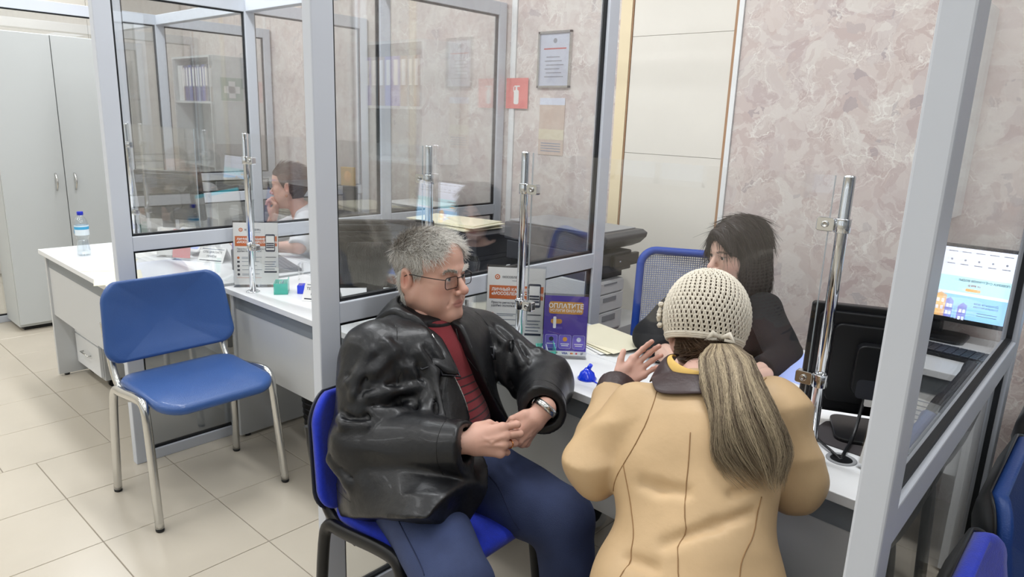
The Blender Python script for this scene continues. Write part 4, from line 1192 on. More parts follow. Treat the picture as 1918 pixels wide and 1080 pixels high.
def ribbon(pts, wid, cols, taper=True):
    N, S, _ = pts.shape
    t = np.gradient(pts, axis=1); t /= np.linalg.norm(t, axis=2, keepdims=True) + 1e-9
    ref = np.array((.31, .57, .76)); a = np.cross(t, ref); a /= np.linalg.norm(a, axis=2, keepdims=True) + 1e-9
    b = np.cross(t, a)
    w = np.broadcast_to(np.asarray(wid, float).reshape(-1, 1), (N, 1)) * (np.linspace(1, .25, S) if taper else np.ones(S))[None]
    V = np.stack([pts + (a * math.cos(k) + b * math.sin(k)) * w[..., None] for k in (0, 2.094, 4.189)], 2)   # N,S,3,3
    V = V.reshape(N * S * 3, 3)
    base = (np.arange(N)[:, None, None] * S + np.arange(S - 1)[None, :, None]) * 3
    k = np.arange(3)[None, None, :]
    q = np.stack([base + k, base + (k + 1) % 3, base + 3 + (k + 1) % 3, base + 3 + k], -1).reshape(-1, 4)
    C3 = np.repeat(np.asarray(cols, float), S * 3, axis=0)
    return V, q, C3
def pick(V, mask, n, seed):
    rnd = np.random.RandomState(seed); i = np.nonzero(mask)[0]
    return i[rnd.permutation(len(i))[:n]]
HAIRM = mat('hair', (120, 110, 100), .45, vcol='col', spec=.4)
SKIN = mat('skin', (200, 160, 140), .48, vcol='col', sss=.12, bump=.08, bscale=700, spec=.35)

# ------------------------------------------------------------------ hands
def hand_sdf(curl, spread=(7, 2, -3, -9), thumb=((.030, .030, -.012), (.062, .044, -.018), (.088, .040, -.022)), s=1.0, female=False, wrist=.075):
    """local: x to the fingers, y to the thumb, z out of the back of the hand. curl: per finger three joint angles."""
    k = .86 if female else 1.0
    base = [(.092, .030, .0), (.096, .0095, .003), (.091, -.0115, .002), (.083, -.031, -.003)]
    lens = [(.043, .026, .021), (.047, .030, .022), (.044, .028, .022), (.034, .021, .019)]
    rad = [(.0098, .0088, .0078), (.0100, .0090, .0080), (.0096, .0086, .0076), (.0086, .0076, .0068)]
    chains = []
    for f in range(4):
        p = np.array(base[f]); ang = 0.0; sp = math.radians(spread[f]); ch = [p.copy()]
        for j in range(3):
            ang += math.radians(curl[f][j])
            d = np.array((math.cos(ang) * math.cos(sp), math.sin(sp) * math.cos(ang * .6), -math.sin(ang)))
            p = p + d / np.linalg.norm(d) * lens[f][j]; ch.append(p.copy())
        chains.append(ch)
    def fn(P):
        P = P / s
        pal = cap(P, (.030, .018, .0), (.090, .028, .0), .016, .0135)
        for a, b, r0, r1 in (((.025, .006, .001), (.092, .009, .003), .018, .0140), ((.025, -.006, .0), (.088, -.011, .002), .018, .0135), ((.025, -.016, -.002), (.080, -.029, -.003), .016, .0125)):
            pal = smin(pal, cap(P, a, b, r0, r1), .010)
        pal = smin(pal, ell(P, (.038, .026, -.012), (.030, .018, .015)), .012)      # thumb mound
        pal = smin(pal, cap(P, (-wrist, 0, .0), (.018, 0, 0), .030 * k + .002, .024), .02)   # wrist
        d = pal
        fd = None
        for f in range(4):
            c = None; ch = chains[f]
            for j in range(3):
                q = cap(P, ch[j], ch[j + 1], rad[f][j], rad[f][min(j + 1, 2)] * .97)
                c = q if c is None else smin(c, q, .003)
            kn = sph(P, ch[0] + np.array((0, 0, .002)), .0112)
            c = smin(c, kn, .006)
            for j in (1, 2): c = smin(c, sph(P, ch[j] + np.array((0, 0, .0008)), rad[f][j] * 1.05), .003)
            fd = c if fd is None else smin(fd, c, .0008)
        d = smin(d, fd, .007)
        t = smin(cap(P, thumb[0], thumb[1], .0135, .0105), cap(P, thumb[1], thumb[2], .0105, .0088), .003)
        d = smin(d, t, .008)
        # tendons and veins on the back
        if not female:
            d = smin(d, cap(P, (.030, .004, .0175), (.090, .008, .0160), .0018, .0018), .008)
            d = smin(d, cap(P, (.030, -.004, .0165), (.086, -.012, .0150), .0018, .0018), .008)
            d = smin(d, cap(P, (.040, .012, .0165), (.062, -.002, .0180), .0016, .0016), .006)
            d = smin(d, cap(P, (.062, -.002, .0180), (.078, .004, .0165), .0015, .0015), .006)
        return d * s
    fn.chains = [[c * s for c in ch] for ch in chains]; fn.thumb = [np.array(p) * s for p in thumb]
    return fn
def make_hand(M, curl, base, vox=.0021, mirror=False, **k):
    fn = hand_sdf(curl, **k)
    V, Q = surface(fn, (-.08, -.075, -.12), (.215, .095, .045), vox)
    n = waves(V.astype(np.float32), 60, 9)
    c = np.tile(np.array(s2l(base)), (len(V), 1)) * (1 + .06 * n)[:, None]
    pink = np.array(s2l((base[0], int(base[1] * .80), int(base[2] * .78))))
    for ch in fn.chains:
        for p in ch:
            m = np.clip(1 - np.linalg.norm(V - p, axis=1) / .012, 0, 1)[:, None] * .35
            c = c * (1 - m) + pink * m
    nails = []
    for ch in fn.chains + [fn.thumb]:
        d = ch[-1] - ch[-2]; d = d / np.linalg.norm(d); nails.append((ch[-1], d))
    W = app(M, V)
    if mirror: Q = Q[:, ::-1]
    return W, Q, c
def cam_frame(x, y, z):
    """direction given as image right, image down, away -> world"""
    return nrm(np.array(_r) * x - np.array(_u) * y + np.array(_fw) * z)
# ================================================================== THE SEATED MAN
def tri_frame(x, y, o, left=False):
    x = nrm(x); y = nrm(np.asarray(y) - np.dot(x, y) * x); z = np.cross(x, y)
    if left: z = -z
    return frame(x, y, z, o)
def shell_obj(name, fn, lo, hi, vox, material, parent, cols=None, label=None):
    V, Q = surface(fn, lo, hi, vox)
    me = np_mesh(name, V, Q, cols(V) if cols else None)
    return obj(name, me, material, parent, label=label)

LEATHER = mat('black_leather', (22, 23, 26), .40, noise=.25, nscale=9, bump=.42, bscale=42, coat=.06, spec=.5, rough_var=.08)
def striped_sweater():
    m = mat('maroon_sweater', (118, 34, 42), .85, bump=.35, bscale=500, sheen=.2)
    N, L = m.node_tree.nodes, m.node_tree.links
    b = N['Principled BSDF']; tc = N.new('ShaderNodeTexCoord'); sp = N.new('ShaderNodeSeparateXYZ'); L.new(tc.outputs['Object'], sp.inputs[0])
    w = N.new('ShaderNodeMath'); w.operation = 'MULTIPLY'; w.inputs[1].default_value = 1 / .0205; L.new(sp.outputs['Z'], w.inputs[0])
    fr = N.new('ShaderNodeMath'); fr.operation = 'FRACT'; L.new(w.outputs[0], fr.inputs[0])
    lt = N.new('ShaderNodeMath'); lt.operation = 'LESS_THAN'; lt.inputs[1].default_value = .20; L.new(fr.outputs[0], lt.inputs[0])
    lo = N.new('ShaderNodeMath'); lo.operation = 'LESS_THAN'; lo.inputs[1].default_value = .838; L.new(sp.outputs['Z'], lo.inputs[0])
    mu = N.new('ShaderNodeMath'); mu.operation = 'MULTIPLY'; L.new(lt.outputs[0], mu.inputs[0]); L.new(lo.outputs[0], mu.inputs[1])
    mx = N.new('ShaderNodeMix'); mx.data_type = 'RGBA'; mx.inputs['A'].default_value = (*s2l((122, 34, 42)), 1); mx.inputs['B'].default_value = (*s2l((44, 20, 26)), 1)
    L.new(mu.outputs[0], mx.inputs['Factor']); L.new(mx.outputs['Result'], b.inputs['Base Color'])
    return m
SWEATER = striped_sweater()
JEANS = mat('navy_denim', (54, 66, 102), .8, noise=.30, nscale=6, bump=.45, bscale=500)
SHOE = mat('dark_shoe', (40, 38, 38), .6)

HEADM = np.array((-1.492, 1.312, 1.090))
Mh = head_frame(HEADM, (.981, .195), pitch=-1, roll=0)
Mh[:3, :3] *= 1.06
hfn = head_sdf(True, full=1.0, age=1.0, neck=.060)
man_base = (212, 168, 150)
V, Q = surface(hfn, (-.10, -.125, -.215), (.10, .14, .13), .0026)
hcol = skin_cols(V, man_base, (190, 130, 120))
# hairline: short grey hair
def man_hair_mask(V):
    x, y, z = np.abs(V[:, 0]), V[:, 1], V[:, 2]
    top = (z > .052 + .35 * np.clip(y - .045, 0, 1)) & (y < .072 - .5 * np.clip(.03 - x, 0, 1) * 0)
    side = (z > -.020) & (y < .030) & ~((x > .066) & (z < .028) & (y > -.036) & (y < .010))
    back = (y < -.030) & (z > -.075)
    sideburn = (y > -.002) & (y < .024) & (z > .006) & (z < .05) & (x > .058)
    return ((top & (z > .052)) | (side & (z > .01)) | back | sideburn) & (z > -.08)
mk = man_hair_mask(V)
cgrey = np.array(s2l((176, 168, 158)))
hcol[mk] = cgrey
parts = [(app(Mh, V), Q, hcol)]
# hands
R_w = np.array((-1.128, 1.112, .752)); L_w = np.array((-1.085, 1.345, .772))
MR = tri_frame(cam_frame(1, -.06, .10), cam_frame(.05, -1, .15), R_w)
curlR = [(28, 62, 30), (34, 62, 30), (46, 66, 30), (58, 62, 30)]
parts.append(make_hand(MR, curlR, man_base, spread=(4, 1, -1, -4), thumb=((.030, .034, -.014), (.062, .040, -.030), (.090, .026, -.034)), s=1.02))
ML = tri_frame(cam_frame(-.62, .74, -.22), cam_frame(-.45, -.35, -.55), L_w, left=True)
curlL = [(50, 62, 30), (56, 62, 30), (60, 62, 30), (64, 60, 30)]
v_, q_, c_ = make_hand(ML, curlL, man_base, spread=(4, 1, -1, -4), thumb=((.030, .034, -.014), (.060, .042, -.030), (.086, .030, -.040)), s=.98, mirror=True, wrist=.02)
parts.append((v_, q_, c_))
# hidden frame of the body under the clothes
J = dict(pel=(-1.37, 1.20, .55), ch=(-1.47, 1.29, .82), nk=(-1.487, 1.285, .955), rs=(-1.485, 1.115, .895), ls=(-1.445, 1.470, .880), re=(-1.405, 1.005, .69), le=(-1.215, 1.525, .775),
         rh=(-1.36, 1.11, .54), lh=(-1.35, 1.30, .54), rk=(-.985, .960, .50), lk=(-.985, 1.335, .505), ra=(-.93, .985, .09), la=(-.93, 1.365, .09))
def man_body(P):
    d = cap(P, J['pel'], J['ch'], .13, .13)
    d = smin(d, cap(P, J['ch'], J['nk'], .10, .06), .05)
    d = smin(d, cap(P, J['rs'], J['ls'], .055, .055), .05)
    for a, b, r0, r1 in (('rs', 're', .05, .042), ('ls', 'le', .05, .042), ('rh', 'rk', .085, .058), ('lh', 'lk', .085, .058), ('rk', 'ra', .055, .036), ('lk', 'la', .055, .036)):
        d = smin(d, cap(P, J[a], J[b], r0, r1), .03)
    d = smin(d, cap(P, J['re'], R_w, .040, .028), .02)
    d = smin(d, cap(P, J['le'], L_w, .040, .028), .02)
    return d
V2, Q2 = surface(man_body, (-1.66, .88, .02), (-.84, 1.62, 1.06), .014)
parts.append((V2, Q2, np.tile(np.array(s2l(man_base)), (len(V2), 1))))
Va, Qa, Ca = join(parts)
man = obj('person', np_mesh('person', Va, Qa, Ca), SKIN, None, label='seated man in black leather jacket, glasses and jeans, hands together', cat='person')
eyes(man, Mh, 1.0, (112, 122, 124))
# hair
idx = pick(V, mk, 11000, 4)
r0 = V[idx]; g0 = grad(hfn, r0.astype(np.float32))
rnd = np.random.RandomState(2)
comb = np.zeros_like(r0)
comb[:, 1] = np.where(r0[:, 2] > .05, .55, -.35); comb[:, 2] = np.where(r0[:, 2] > .06, .05, -.75)
comb[:, 0] = np.sign(r0[:, 0]) * np.where(r0[:, 2] > .06, .35, .0)
comb += rnd.normal(size=comb.shape) * .24
tang = comb - g0 * np.einsum('ij,ij->i', comb, g0)[:, None]
dr = tang + g0 * np.where(r0[:, 2] > .05, .16, .03)[:, None]
dr /= np.linalg.norm(dr, axis=1, keepdims=True)
ln = np.where(r0[:, 2] > .05, .034, .021) * rnd.uniform(.7, 1.25, len(r0))
whit = np.clip(.84 + .9 * (r0[:, 1] + .02) / .1 * .5 - .6 * (r0[:, 2] > .07) * (r0[:, 1] < .03) * .5 + rnd.normal(size=len(r0)) * .28 + .35 * (r0[:, 2] < .02), 0, 1)
hc = np.array(s2l((112, 98, 84)))[None] * (1 - whit[:, None]) + np.array(s2l((232, 229, 222)))[None] * whit[:, None]
hv, hq, hcc = strands(r0 - g0 * .001, dr, ln, 5, .00058, hc, curl=.07, hug=hfn, seed=3)
# eyebrows
eb = []
for s in (-1, 1):
    t_ = rnd.uniform(0, 1, 170)
    eb.append(np.stack([s * (.014 + .036 * t_), .108 - .026 * t_ + 0 * t_, .0155 + .008 * np.sin(t_ * 2.6) + rnd.normal(size=170) * .0022], 1))
eb = onto(hfn, np.concatenate(eb)); ge = grad(hfn, eb)
de = np.stack([np.sign(eb[:, 0]) * .8, np.full(len(eb), .15), .35 + rnd.normal(size=len(eb)) * .25], 1) + ge * .45
de /= np.linalg.norm(de, axis=1, keepdims=True)
bv, bq, bc = strands(eb, de, rnd.uniform(.008, .014, len(eb)), 3, .0010, np.tile(np.array(s2l((226, 222, 214))), (len(eb), 1)), curl=.1, seed=6)
hv, hq, hcc = join([(hv, hq, hcc), (bv, bq, bc)])
obj('hair', np_mesh('hair', app(Mh, hv), hq, hcc), HAIRM, man, kind='stuff', label='short grey hair and white eyebrows')
# glasses
MM = Matrix([list(r) for r in Mh])

GM = mat('glasses_metal', (44, 32, 32), .3, .6)
fr = MB()
def lens_pts(s, sc=1.0): return [Vector((s * .0345 + p[0] * sc, .0995 - .10 * abs(p[0] * sc + s * .0345) ** 1.35 * 2.2, -.008 + p[1] * sc)) for p in rrect(.050, .031, .009, 5)]
for s in (-1, 1):
    pts = lens_pts(s); pts.append(pts[0]); fr.tube(pts, .00115, 6, MM, cap=False)
fr.tube(smooth_path([(-.0105, .0975, .001), (0, .1035, .004), (.0105, .0975, .001)], 2), .0011, 6, MM)
G = obj('glasses', fr, GM, man, label='thin dark framed glasses')
for s in (-1, 1):
    obj('temple', MB().tube(smooth_path([(s * .0598, .0945, .003), (s * .0735, .0800, .006), (s * .0800, .035, .008), (s * .0835, -.008, .012), (s * .0815, -.030, -.002)], 2), .0023, 6, MM, flat=.5), mat('temple_black', (20, 20, 22), .3), G)
    pts = lens_pts(s, .98); n_ = len(pts)
    obj('lens', MB().add([tuple(p) for p in pts] + [tuple(p + Vector((0, -.0012, 0))) for p in pts], [tuple(range(n_)), tuple(range(2 * n_ - 1, n_ - 1, -1))] + [(i, n_ + i, n_ + (i + 1) % n_, (i + 1) % n_) for i in range(n_)], MM), ACRYL, G)

# ---- jeans
def man_jeans(P):
    d = ell(P, (-1.37, 1.205, .555), (.155, .185, .115))
    for s, hp, kn, an in (('r', J['rh'], J['rk'], J['ra']), ('l', J['lh'], J['lk'], J['la'])):
        leg = smin(cap(P, hp, kn, .116, .084), cap(P, kn, (an[0], an[1], .07), .078, .062), .02)
        d = smin(d, leg, .03)
    f = folds(P * A3(.8, 1.2, 1), 19, 41)
    return d - .0068 * np.clip(f, -.6, 1) - .002 * waves(P, 60, 17)
shell_obj('jeans', man_jeans, (-1.60, .84, .03), (-.82, 1.50, .70), .009, JEANS, man, label='navy blue jeans')
jn = [o for o in man.children if o.name.startswith('jeans')][0]
DEN = mat('denim_seam', (34, 44, 76), .8)
def seam(name, fn, pts, r, m, parent, lift=.0, n=2):
    P = onto(fn, np.array([tuple(p) for p in smooth_path(pts, n)], np.float32))
    g = grad(fn, P); P = P + g * lift
    return obj(name, MB().tube([tuple(p) for p in P], r, 6), m, parent)
seam('side_seam', man_jeans, [(-1.42, 1.00, .60), (-1.30, .98, .60), (-1.15, .93, .575), (-1.02, .90, .54)], .0018, DEN, jn)
seam('inner_seam', man_jeans, [(-1.20, 1.25, .60), (-1.12, 1.27, .55), (-1.05, 1.27, .50)], .0018, DEN, jn)
for an in (J['ra'], J['la']):
    m_ = MB(); MMs = T(an[0] + .05, an[1], 0)
    obj('shoe', np_mesh('shoe', *surface(lambda P: smax(smin(cap(P, (an[0] - .04, an[1], .045), (an[0] + .14, an[1], .035), .045, .038), cap(P, (an[0] - .02, an[1], .05), (an[0] - .01, an[1], .10), .045, .045), .02), -plane(P, (0, 0, .003), (0, 0, 1)), .004), (an[0] - .13, an[1] - .08, -.01), (an[0] + .22, an[1] + .08, .17), .008)), SHOE, man)

# ---- sweater and open jacket
TF = nrm((.985, .17, 0)); TR_ = np.array((TF[1], -TF[0], 0))
def torso(P, e):
    d = ell(P, (-1.462, 1.290, .815), (.145 + e, .205 + e, .165 + e))
    d = smin(d, ell(P, (-1.415, 1.255, .675), (.165 + e, .200 + e, .155 + e)), .06)
    return d
def sweater(P):
    d = torso(P, -.010)
    d = smin(d, cap(P, (-1.475, 1.285, .90), (-1.480, 1.292, .975), .085, .070), .03)
    d = smax(d, plane(P, (-1.44, 1.29, .978), (.30, .05, 1)), .004)
    d = smax(d, -(P[:, 2] - .585), .01)
    return d - .0018 * waves(P, 45, 8)
shell_obj('sweater', sweater, (-1.66, 1.05, .54), (-1.20, 1.52, 1.03), .0075, SWEATER, man, label='maroon sweater with dark stripes')
shell_obj('collar_band', lambda P: smax(np.abs(cap(P, (-1.474, 1.290, .90), (-1.474, 1.290, 1.01), .078, .074)) - .004, np.abs(plane(P, (-1.456, 1.292, .968), (.32, .05, 1))) - .014, .004), (-1.58, 1.18, .88), (-1.36, 1.40, 1.03), .004, mat('black_collar', (26, 24, 26), .85), man)
cuffR = np.array((-1.128, 1.106, .744)); cuffL = np.array((-1.090, 1.362, .778))
def opening(P):
    z = P[:, 2]
    yc = np.interp(z, [.55, .64, .74, .80, .88, .96, 1.02], [1.265, 1.290, 1.308, 1.296, 1.272, 1.262, 1.275]).astype(np.float32)
    hw = np.interp(z, [.55, .64, .74, .80, .90, .97, 1.02], [.165, .115, .064, .050, .046, .052, .085]).astype(np.float32)
    return np.maximum(np.abs(P[:, 1] - yc) - hw, -(P[:, 0] + 1.42))
RIDGES = [[(-1.315, 1.103, .897), (-1.278, 1.117, .838), (-1.28, 1.1, .791)], [(-1.388, 1.013, .819), (-1.34, 1.061, .835), (-1.29, 1.112, .855)], [(-1.376, 1.011, .78), (-1.328, 1.06, .799), (-1.302, 1.092, .828)], [(-1.36, 1.008, .726), (-1.308, 1.062, .749), (-1.261, 1.103, .747), (-1.211, 1.15, .754)], [(-1.437, .982, .858), (-1.391, 1.033, .887), (-1.35, 1.087, .943)], [(-1.429, .958, .763), (-1.404, .973, .738), (-1.353, 1.011, .717)], [(-1.37, 1.077, .969), (-1.331, 1.089, .897), (-1.314, 1.089, .85)], [(-1.254, 1.159, .9), (-1.264, 1.132, .846), (-1.262, 1.114, .785)], [(-1.431, .924, .662), (-1.359, .971, .611), (-1.271, 1.04, .582), (-1.191, 1.116, .595)], [(-1.41, 1.03, .933), (-1.42, 1.004, .879), (-1.415, .991, .825)], [(-1.3, 1.135, .952), (-1.259, 1.154, .9), (-1.226, 1.162, .834)],
  [(-1.321, 1.478, .879), (-1.272, 1.5, .811), (-1.268, 1.486, .756)], [(-1.34, 1.453, .855), (-1.301, 1.468, .794), (-1.288, 1.466, .748)], [(-1.259, 1.519, .835), (-1.222, 1.534, .779), (-1.221, 1.519, .727)], [(-1.271, 1.478, .741), (-1.237, 1.512, .75), (-1.203, 1.535, .728)], [(-1.375, 1.442, .915), (-1.331, 1.467, .871), (-1.314, 1.462, .809)]]
RD = []
def jacket_base(P):
    d = torso(P, .016)
    k_ = np.sqrt(((P[:, 0] + 1.335) / .232) ** 2 + ((P[:, 1] - 1.180) / (.245 + .05 * (P[:, 1] > 1.18) * 0)) ** 2)
    d = smin(d, smax((k_ - 1) * .22, P[:, 2] - .70 - .10 * np.clip(-(P[:, 0] + 1.30), -1, 1), .10), .06)
    d = smin(d, cap(P, (-1.470, 1.130, .905), (-1.445, 1.450, .890), .070, .070), .06)
    d = smin(d, cap(P, (-1.478, 1.288, .90), (-1.488, 1.290, .965), .105, .078), .04)
    fl = smax(cap(P, (-1.36, 1.10, .555), (-1.06, 1.00, .545), .142, .135), plane(P, (-1.108, 1.05, .55), (.95, .22, -.20)), .01)
    d = smin(d, fl, .04)
    d = smax(d, -(plane(P, (-1.459, .922, .498), (-.32, .50, .80))), .006)           # hem
    d = smax(d, plane(P, (-1.470, 1.285, .985), (.25, .0, 1)), .006)
    d = smax(d, -opening(P), .008)
    d = smax(d, -torso(P, -.008) , .004)
    # sleeves
    sr = smin(cap(P, (-1.478, 1.100, .890), J['re'], .082, .074), cap(P, J['re'], cuffR, .074, .060), .025)
    sl = smin(cap(P, (-1.440, 1.478, .872), J['le'], .080, .070), cap(P, J['le'], cuffL, .072, .060), .025)
    sr = smax(sr, plane(P, cuffR, nrm(cuffR - np.array(J['re']))), .004)
    sl = smax(sl, plane(P, cuffL, nrm(cuffL - np.array(J['le']))), .004)
    # creases around elbows and along the arms
    def crease(dd, a, b, seed, amp):
        a = np.asarray(a, np.float32); b = np.asarray(b, np.float32); ax = (b - a) / np.linalg.norm(b - a)
        t = (P - a) @ ax
        S = P + ax * (t * 1.3)[:, None]
        w = folds(S.astype(np.float32), 15, seed)
        return dd - amp * np.clip(w, -1, 1)
    sr = crease(sr, J['rs'], J['re'], 3, .008); sl = crease(sl, J['ls'], J['le'], 5, .008)
    sr = smax(sr, -cap(P, cuffR - .02 * nrm(cuffR - np.array(J['re'])), cuffR + .1 * nrm(cuffR - np.array(J['re'])), .048, .048), .003)
    sl = smax(sl, -cap(P, cuffL - .02 * nrm(cuffL - np.array(J['le'])), cuffL + .1 * nrm(cuffL - np.array(J['le'])), .048, .048), .003)
    return smin(smin(d, sr, .016), sl, .016)
def jacket(P):
    d = jacket_base(P)
    for a, b, da, db in RD:
        if not near(P, a, b): continue
        d = smin(d, cap(P, a, b, .0055, .0055), .020)
        d = smax(d, -cap(P, da, db, .0040, .0040), .016)
    f = folds(P * A3(1, 1, .6), 14, 23)
    f2 = folds(P * A3(.7, 1, 1), 38, 57)
    return d - .0075 * f - .0030 * f2
PA = onto(jacket_base, np.array([p for l in RIDGES for p in l], np.float32), 6); GA = grad(jacket_base, PA); i0 = 0
for l in RIDGES:
    P_ = PA[i0:i0 + len(l)]; g_ = GA[i0:i0 + len(l)]; i0 += len(l)
    for i in range(len(l) - 1):
        t_ = nrm(P_[i + 1] - P_[i]); side = nrm(np.cross(g_[i], t_)) * .020
        RD.append((P_[i] + g_[i] * .003, P_[i + 1] + g_[i + 1] * .003, P_[i] + side + g_[i] * .001, P_[i + 1] + side + g_[i + 1] * .001))
jk = shell_obj('jacket', jacket, (-1.665, .86, .47), (-1.05, 1.63, 1.06), .0058, LEATHER, man, label='open black leather jacket')
LEDGE = mat('leather_edge', (16, 16, 18), .4)
seam('hem_seam', jacket, [(-1.58, 1.10, .56), (-1.48, .96, .56), (-1.36, .94, .575), (-1.22, .98, .585), (-1.13, 1.06, .595)], .0016, LEDGE, jk)
seam('armhole_seam', jacket, [(-1.44, 1.14, .98), (-1.40, 1.12, .92), (-1.385, 1.10, .85), (-1.40, 1.08, .79)], .0016, LEDGE, jk)
seam('armhole_seam', jacket, [(-1.42, 1.42, .96), (-1.36, 1.43, .90), (-1.34, 1.43, .84)], .0016, LEDGE, jk)
ax = nrm(cuffR - np.array(J['re']))
def cuff_ring(c, ax, r, off):
    a = nrm(np.cross(ax, (0, 0, 1))); b = np.cross(ax, a)
    pts = [c - ax * off + (a * math.cos(t) + b * math.sin(t)) * r for t in np.linspace(0, 2 * math.pi, 28)]
    P = onto(jacket, np.array(pts, np.float32)); return [tuple(p) for p in P]
obj('cuff_seam', MB().tube(cuff_ring(cuffR, ax, .06, .035), .0013, 6, cap=False), LEDGE, jk)
ax2 = nrm(cuffL - np.array(J['le']))
obj('cuff_seam', MB().tube(cuff_ring(cuffL, ax2, .06, .032), .0013, 6, cap=False), LEDGE, jk)
# zip edges along the opening
for s, nm_ in ((-1, 'zip'), (1, 'zip')):
    zz_ = np.linspace(.60, .95, 14)
    pts = []
    for z in zz_:
        yc = np.interp(z, [.55, .64, .74, .80, .88, .96, 1.02], [1.265, 1.290, 1.308, 1.296, 1.272, 1.262, 1.275]); hw = np.interp(z, [.55, .64, .74, .80, .90, .97, 1.02], [.165, .115, .064, .050, .046, .052, .085])
        x = np.interp(z, [.60, .70, .80, .95], [-1.225, -1.235, -1.285, -1.375]); pts.append((x, yc + s * (hw + .004), z))
    P = onto(jacket, np.array(pts, np.float32))
    obj('zip', MB().tube([tuple(p) for p in P], .0022, 6), CHROME2 if s < 0 else LEDGE, jk)
# collar: fold around the neck ending in two lapels
def collar(center, f, r_in, r_out, rise, drop, a0, a1, tip, mtl, parent, name='collar', thick=.0045, tilt=0.0, over=None, edge_hi=None):
    f = nrm((f[0], f[1], 0)); rt = np.array((f[1], -f[0], 0)); up = np.array((0, 0, 1.))
    rows = 7; cols_ = 40; vs = []; fs = []
    for i in range(cols_ + 1):
        u = i / cols_; a = math.radians(a0 + (a1 - a0) * u)
        e = abs(2 * u - 1) ** 3                        # 1 at the tips
        for j in range(rows):
            v = j / (rows - 1)
            r = r_in + (r_out - r_in) * v + tip[0] * e * v
            z = rise * (1 - e * .8) * math.cos(v * math.pi * .5) - (drop + tip[1] * e) * v ** 1.2
            p = np.asarray(center) + (f * math.cos(a) + rt * math.sin(a)) * r + up * z + f * tip[2] * e * v - up * tilt * math.cos(a)
            vs.append(tuple(p))
    for i in range(cols_):
        for j in range(rows - 1):
            fs.append((i * rows + j, (i + 1) * rows + j, (i + 1) * rows + j + 1, i * rows + j + 1))
    if over is not None:
        P = np.array(vs, np.float32)
        for _ in range(3):
            d = over(P); P = P + grad(over, P) * np.clip(.007 - d, 0, None)[:, None]
        vs = [tuple(float(q) for q in p) for p in P]
    o = obj(name, MB().add(vs, fs, None, True), mtl, parent)
    so = o.modifiers.new('thick', 'SOLIDIFY'); so.thickness = thick; so.offset = 1
    sb = o.modifiers.new('sub', 'SUBSURF'); sb.levels = 1; sb.render_levels = 1
    if edge_hi:
        E_ = [vs[i * rows + rows - 1] for i in range(cols_ + 1)]
        obj('collar_edge', MB().tube([vs[j] for j in range(rows)] + E_[1:] + [vs[cols_ * rows + j] for j in range(rows - 2, -1, -1)], .0032, 6), edge_hi, o)
    return o
collar((-1.478, 1.290, .950), (.97, .24), .084, .165, .042, .050, 34, 326, (.005, .030, .035), LEATHER, jk, thick=.007, tilt=.026, over=jacket, edge_hi=mat('leather_edge_highlight', (40, 42, 48), .3))  # paler edging added to give the dark collar highlighted rims
# ring and watch
MRm = Matrix([list(r) for r in MR])
ch = hand_sdf(curlR, spread=(4, 1, -1, -4), s=1.02).chains[2]
rp = ch[0] * .45 + ch[1] * .55; rd = nrm(ch[1] - ch[0]); ra_ = nrm(np.cross(rd, (0, 1, 0))); rb_ = np.cross(rd, ra_)
obj('ring', MB().tube([tuple(rp + (ra_ * math.cos(t) + rb_ * math.sin(t)) * .0108) for t in np.linspace(0, 2 * math.pi, 22)], .0016, 6, MRm, cap=False), mat('gold_ring', (214, 150, 96), .2, 1.0), man, label='gold ring')
MLm = Matrix([list(r) for r in ML])
wt = obj('watch', MB().lathe([(.0335, -.009), (.0350, -.009), (.0350, .009), (.0335, .009)], 28, MLm @ T(-.022, 0, 0) @ RY(90), close=False), CHROME2, man, label='steel wristwatch')
obj('watch_case', MB().lathe([(.0, .0), (.016, .0), (.016, .006), (.013, .008), (0, .008)], 20, MLm @ T(-.022, -.0, -.034) @ RX(180), close=False), CHROME2, wt)
# ================================================================== THE WOMAN IN THE TAN COAT
TAN = mat('tan_leather', (200, 170, 130), .50, noise=.14, nscale=5, bump=.12, bscale=70, spec=.4)
BROWNL = mat('brown_leather', (58, 42, 42), .42, noise=.15, nscale=12, bump=.25, bscale=70)
WOOL = mat('cream_yarn', (230, 222, 206), .9, noise=.06, nscale=60, bump=.3, bscale=900)
WHEAD = np.array((-.715, 1.495, 1.070))
Mw = head_frame(WHEAD, (-.42, .91), pitch=10, roll=0)
wfn = head_sdf(False, full=.4, age=.5, neck=.050)
w_base = (224, 182, 166)
V, Q = surface(wfn, (-.10, -.125, -.205), (.10, .14, .13), .0035)
wc = skin_cols(V, w_base, (186, 120, 112))
wm = (V[:, 1] < .035 - .3 * np.clip(-V[:, 2], 0, 1)) & (V[:, 2] > -.085) & ~((np.abs(V[:, 0]) > .066) & (V[:, 2] < .03) & (V[:, 1] > -.04)) | (V[:, 2] > .05)
wc[wm] = np.array(s2l((96, 78, 62)))
parts = [(app(Mw, V), Q, wc)]
WJ = dict(pel=(-.50, 1.10, .53), ch=(-.585, 1.235, .80), nk=(-.655, 1.375, .985), ls=(-.738, 1.270, .905), rs=(-.498, 1.425, .948), le=(-.798, 1.190, .785), re=(-.448, 1.432, .800), lw=(-.893, 1.415, .893), rw=(-.555, 1.655, .785),
          lh=(-.58, 1.08, .52), rh=(-.47, 1.13, .52), lk=(-.73, 1.43, .51), rk=(-.54, 1.50, .50), la=(-.70, 1.46, .09), ra=(-.53, 1.48, .09))
lw = np.array(WJ['lw'])
MHl = tri_frame(cam_frame(.72, -.60, .2), cam_frame(-.55, -.80, .1), lw, left=True)
parts.append(make_hand(MHl, [(22, 26, 14), (26, 28, 16), (30, 30, 18), (34, 32, 18)], w_base, .0026, True, spread=(4, 1, -2, -5), thumb=((.030, .034, -.008), (.058, .056, -.012), (.080, .068, -.014)), s=.80, female=True))
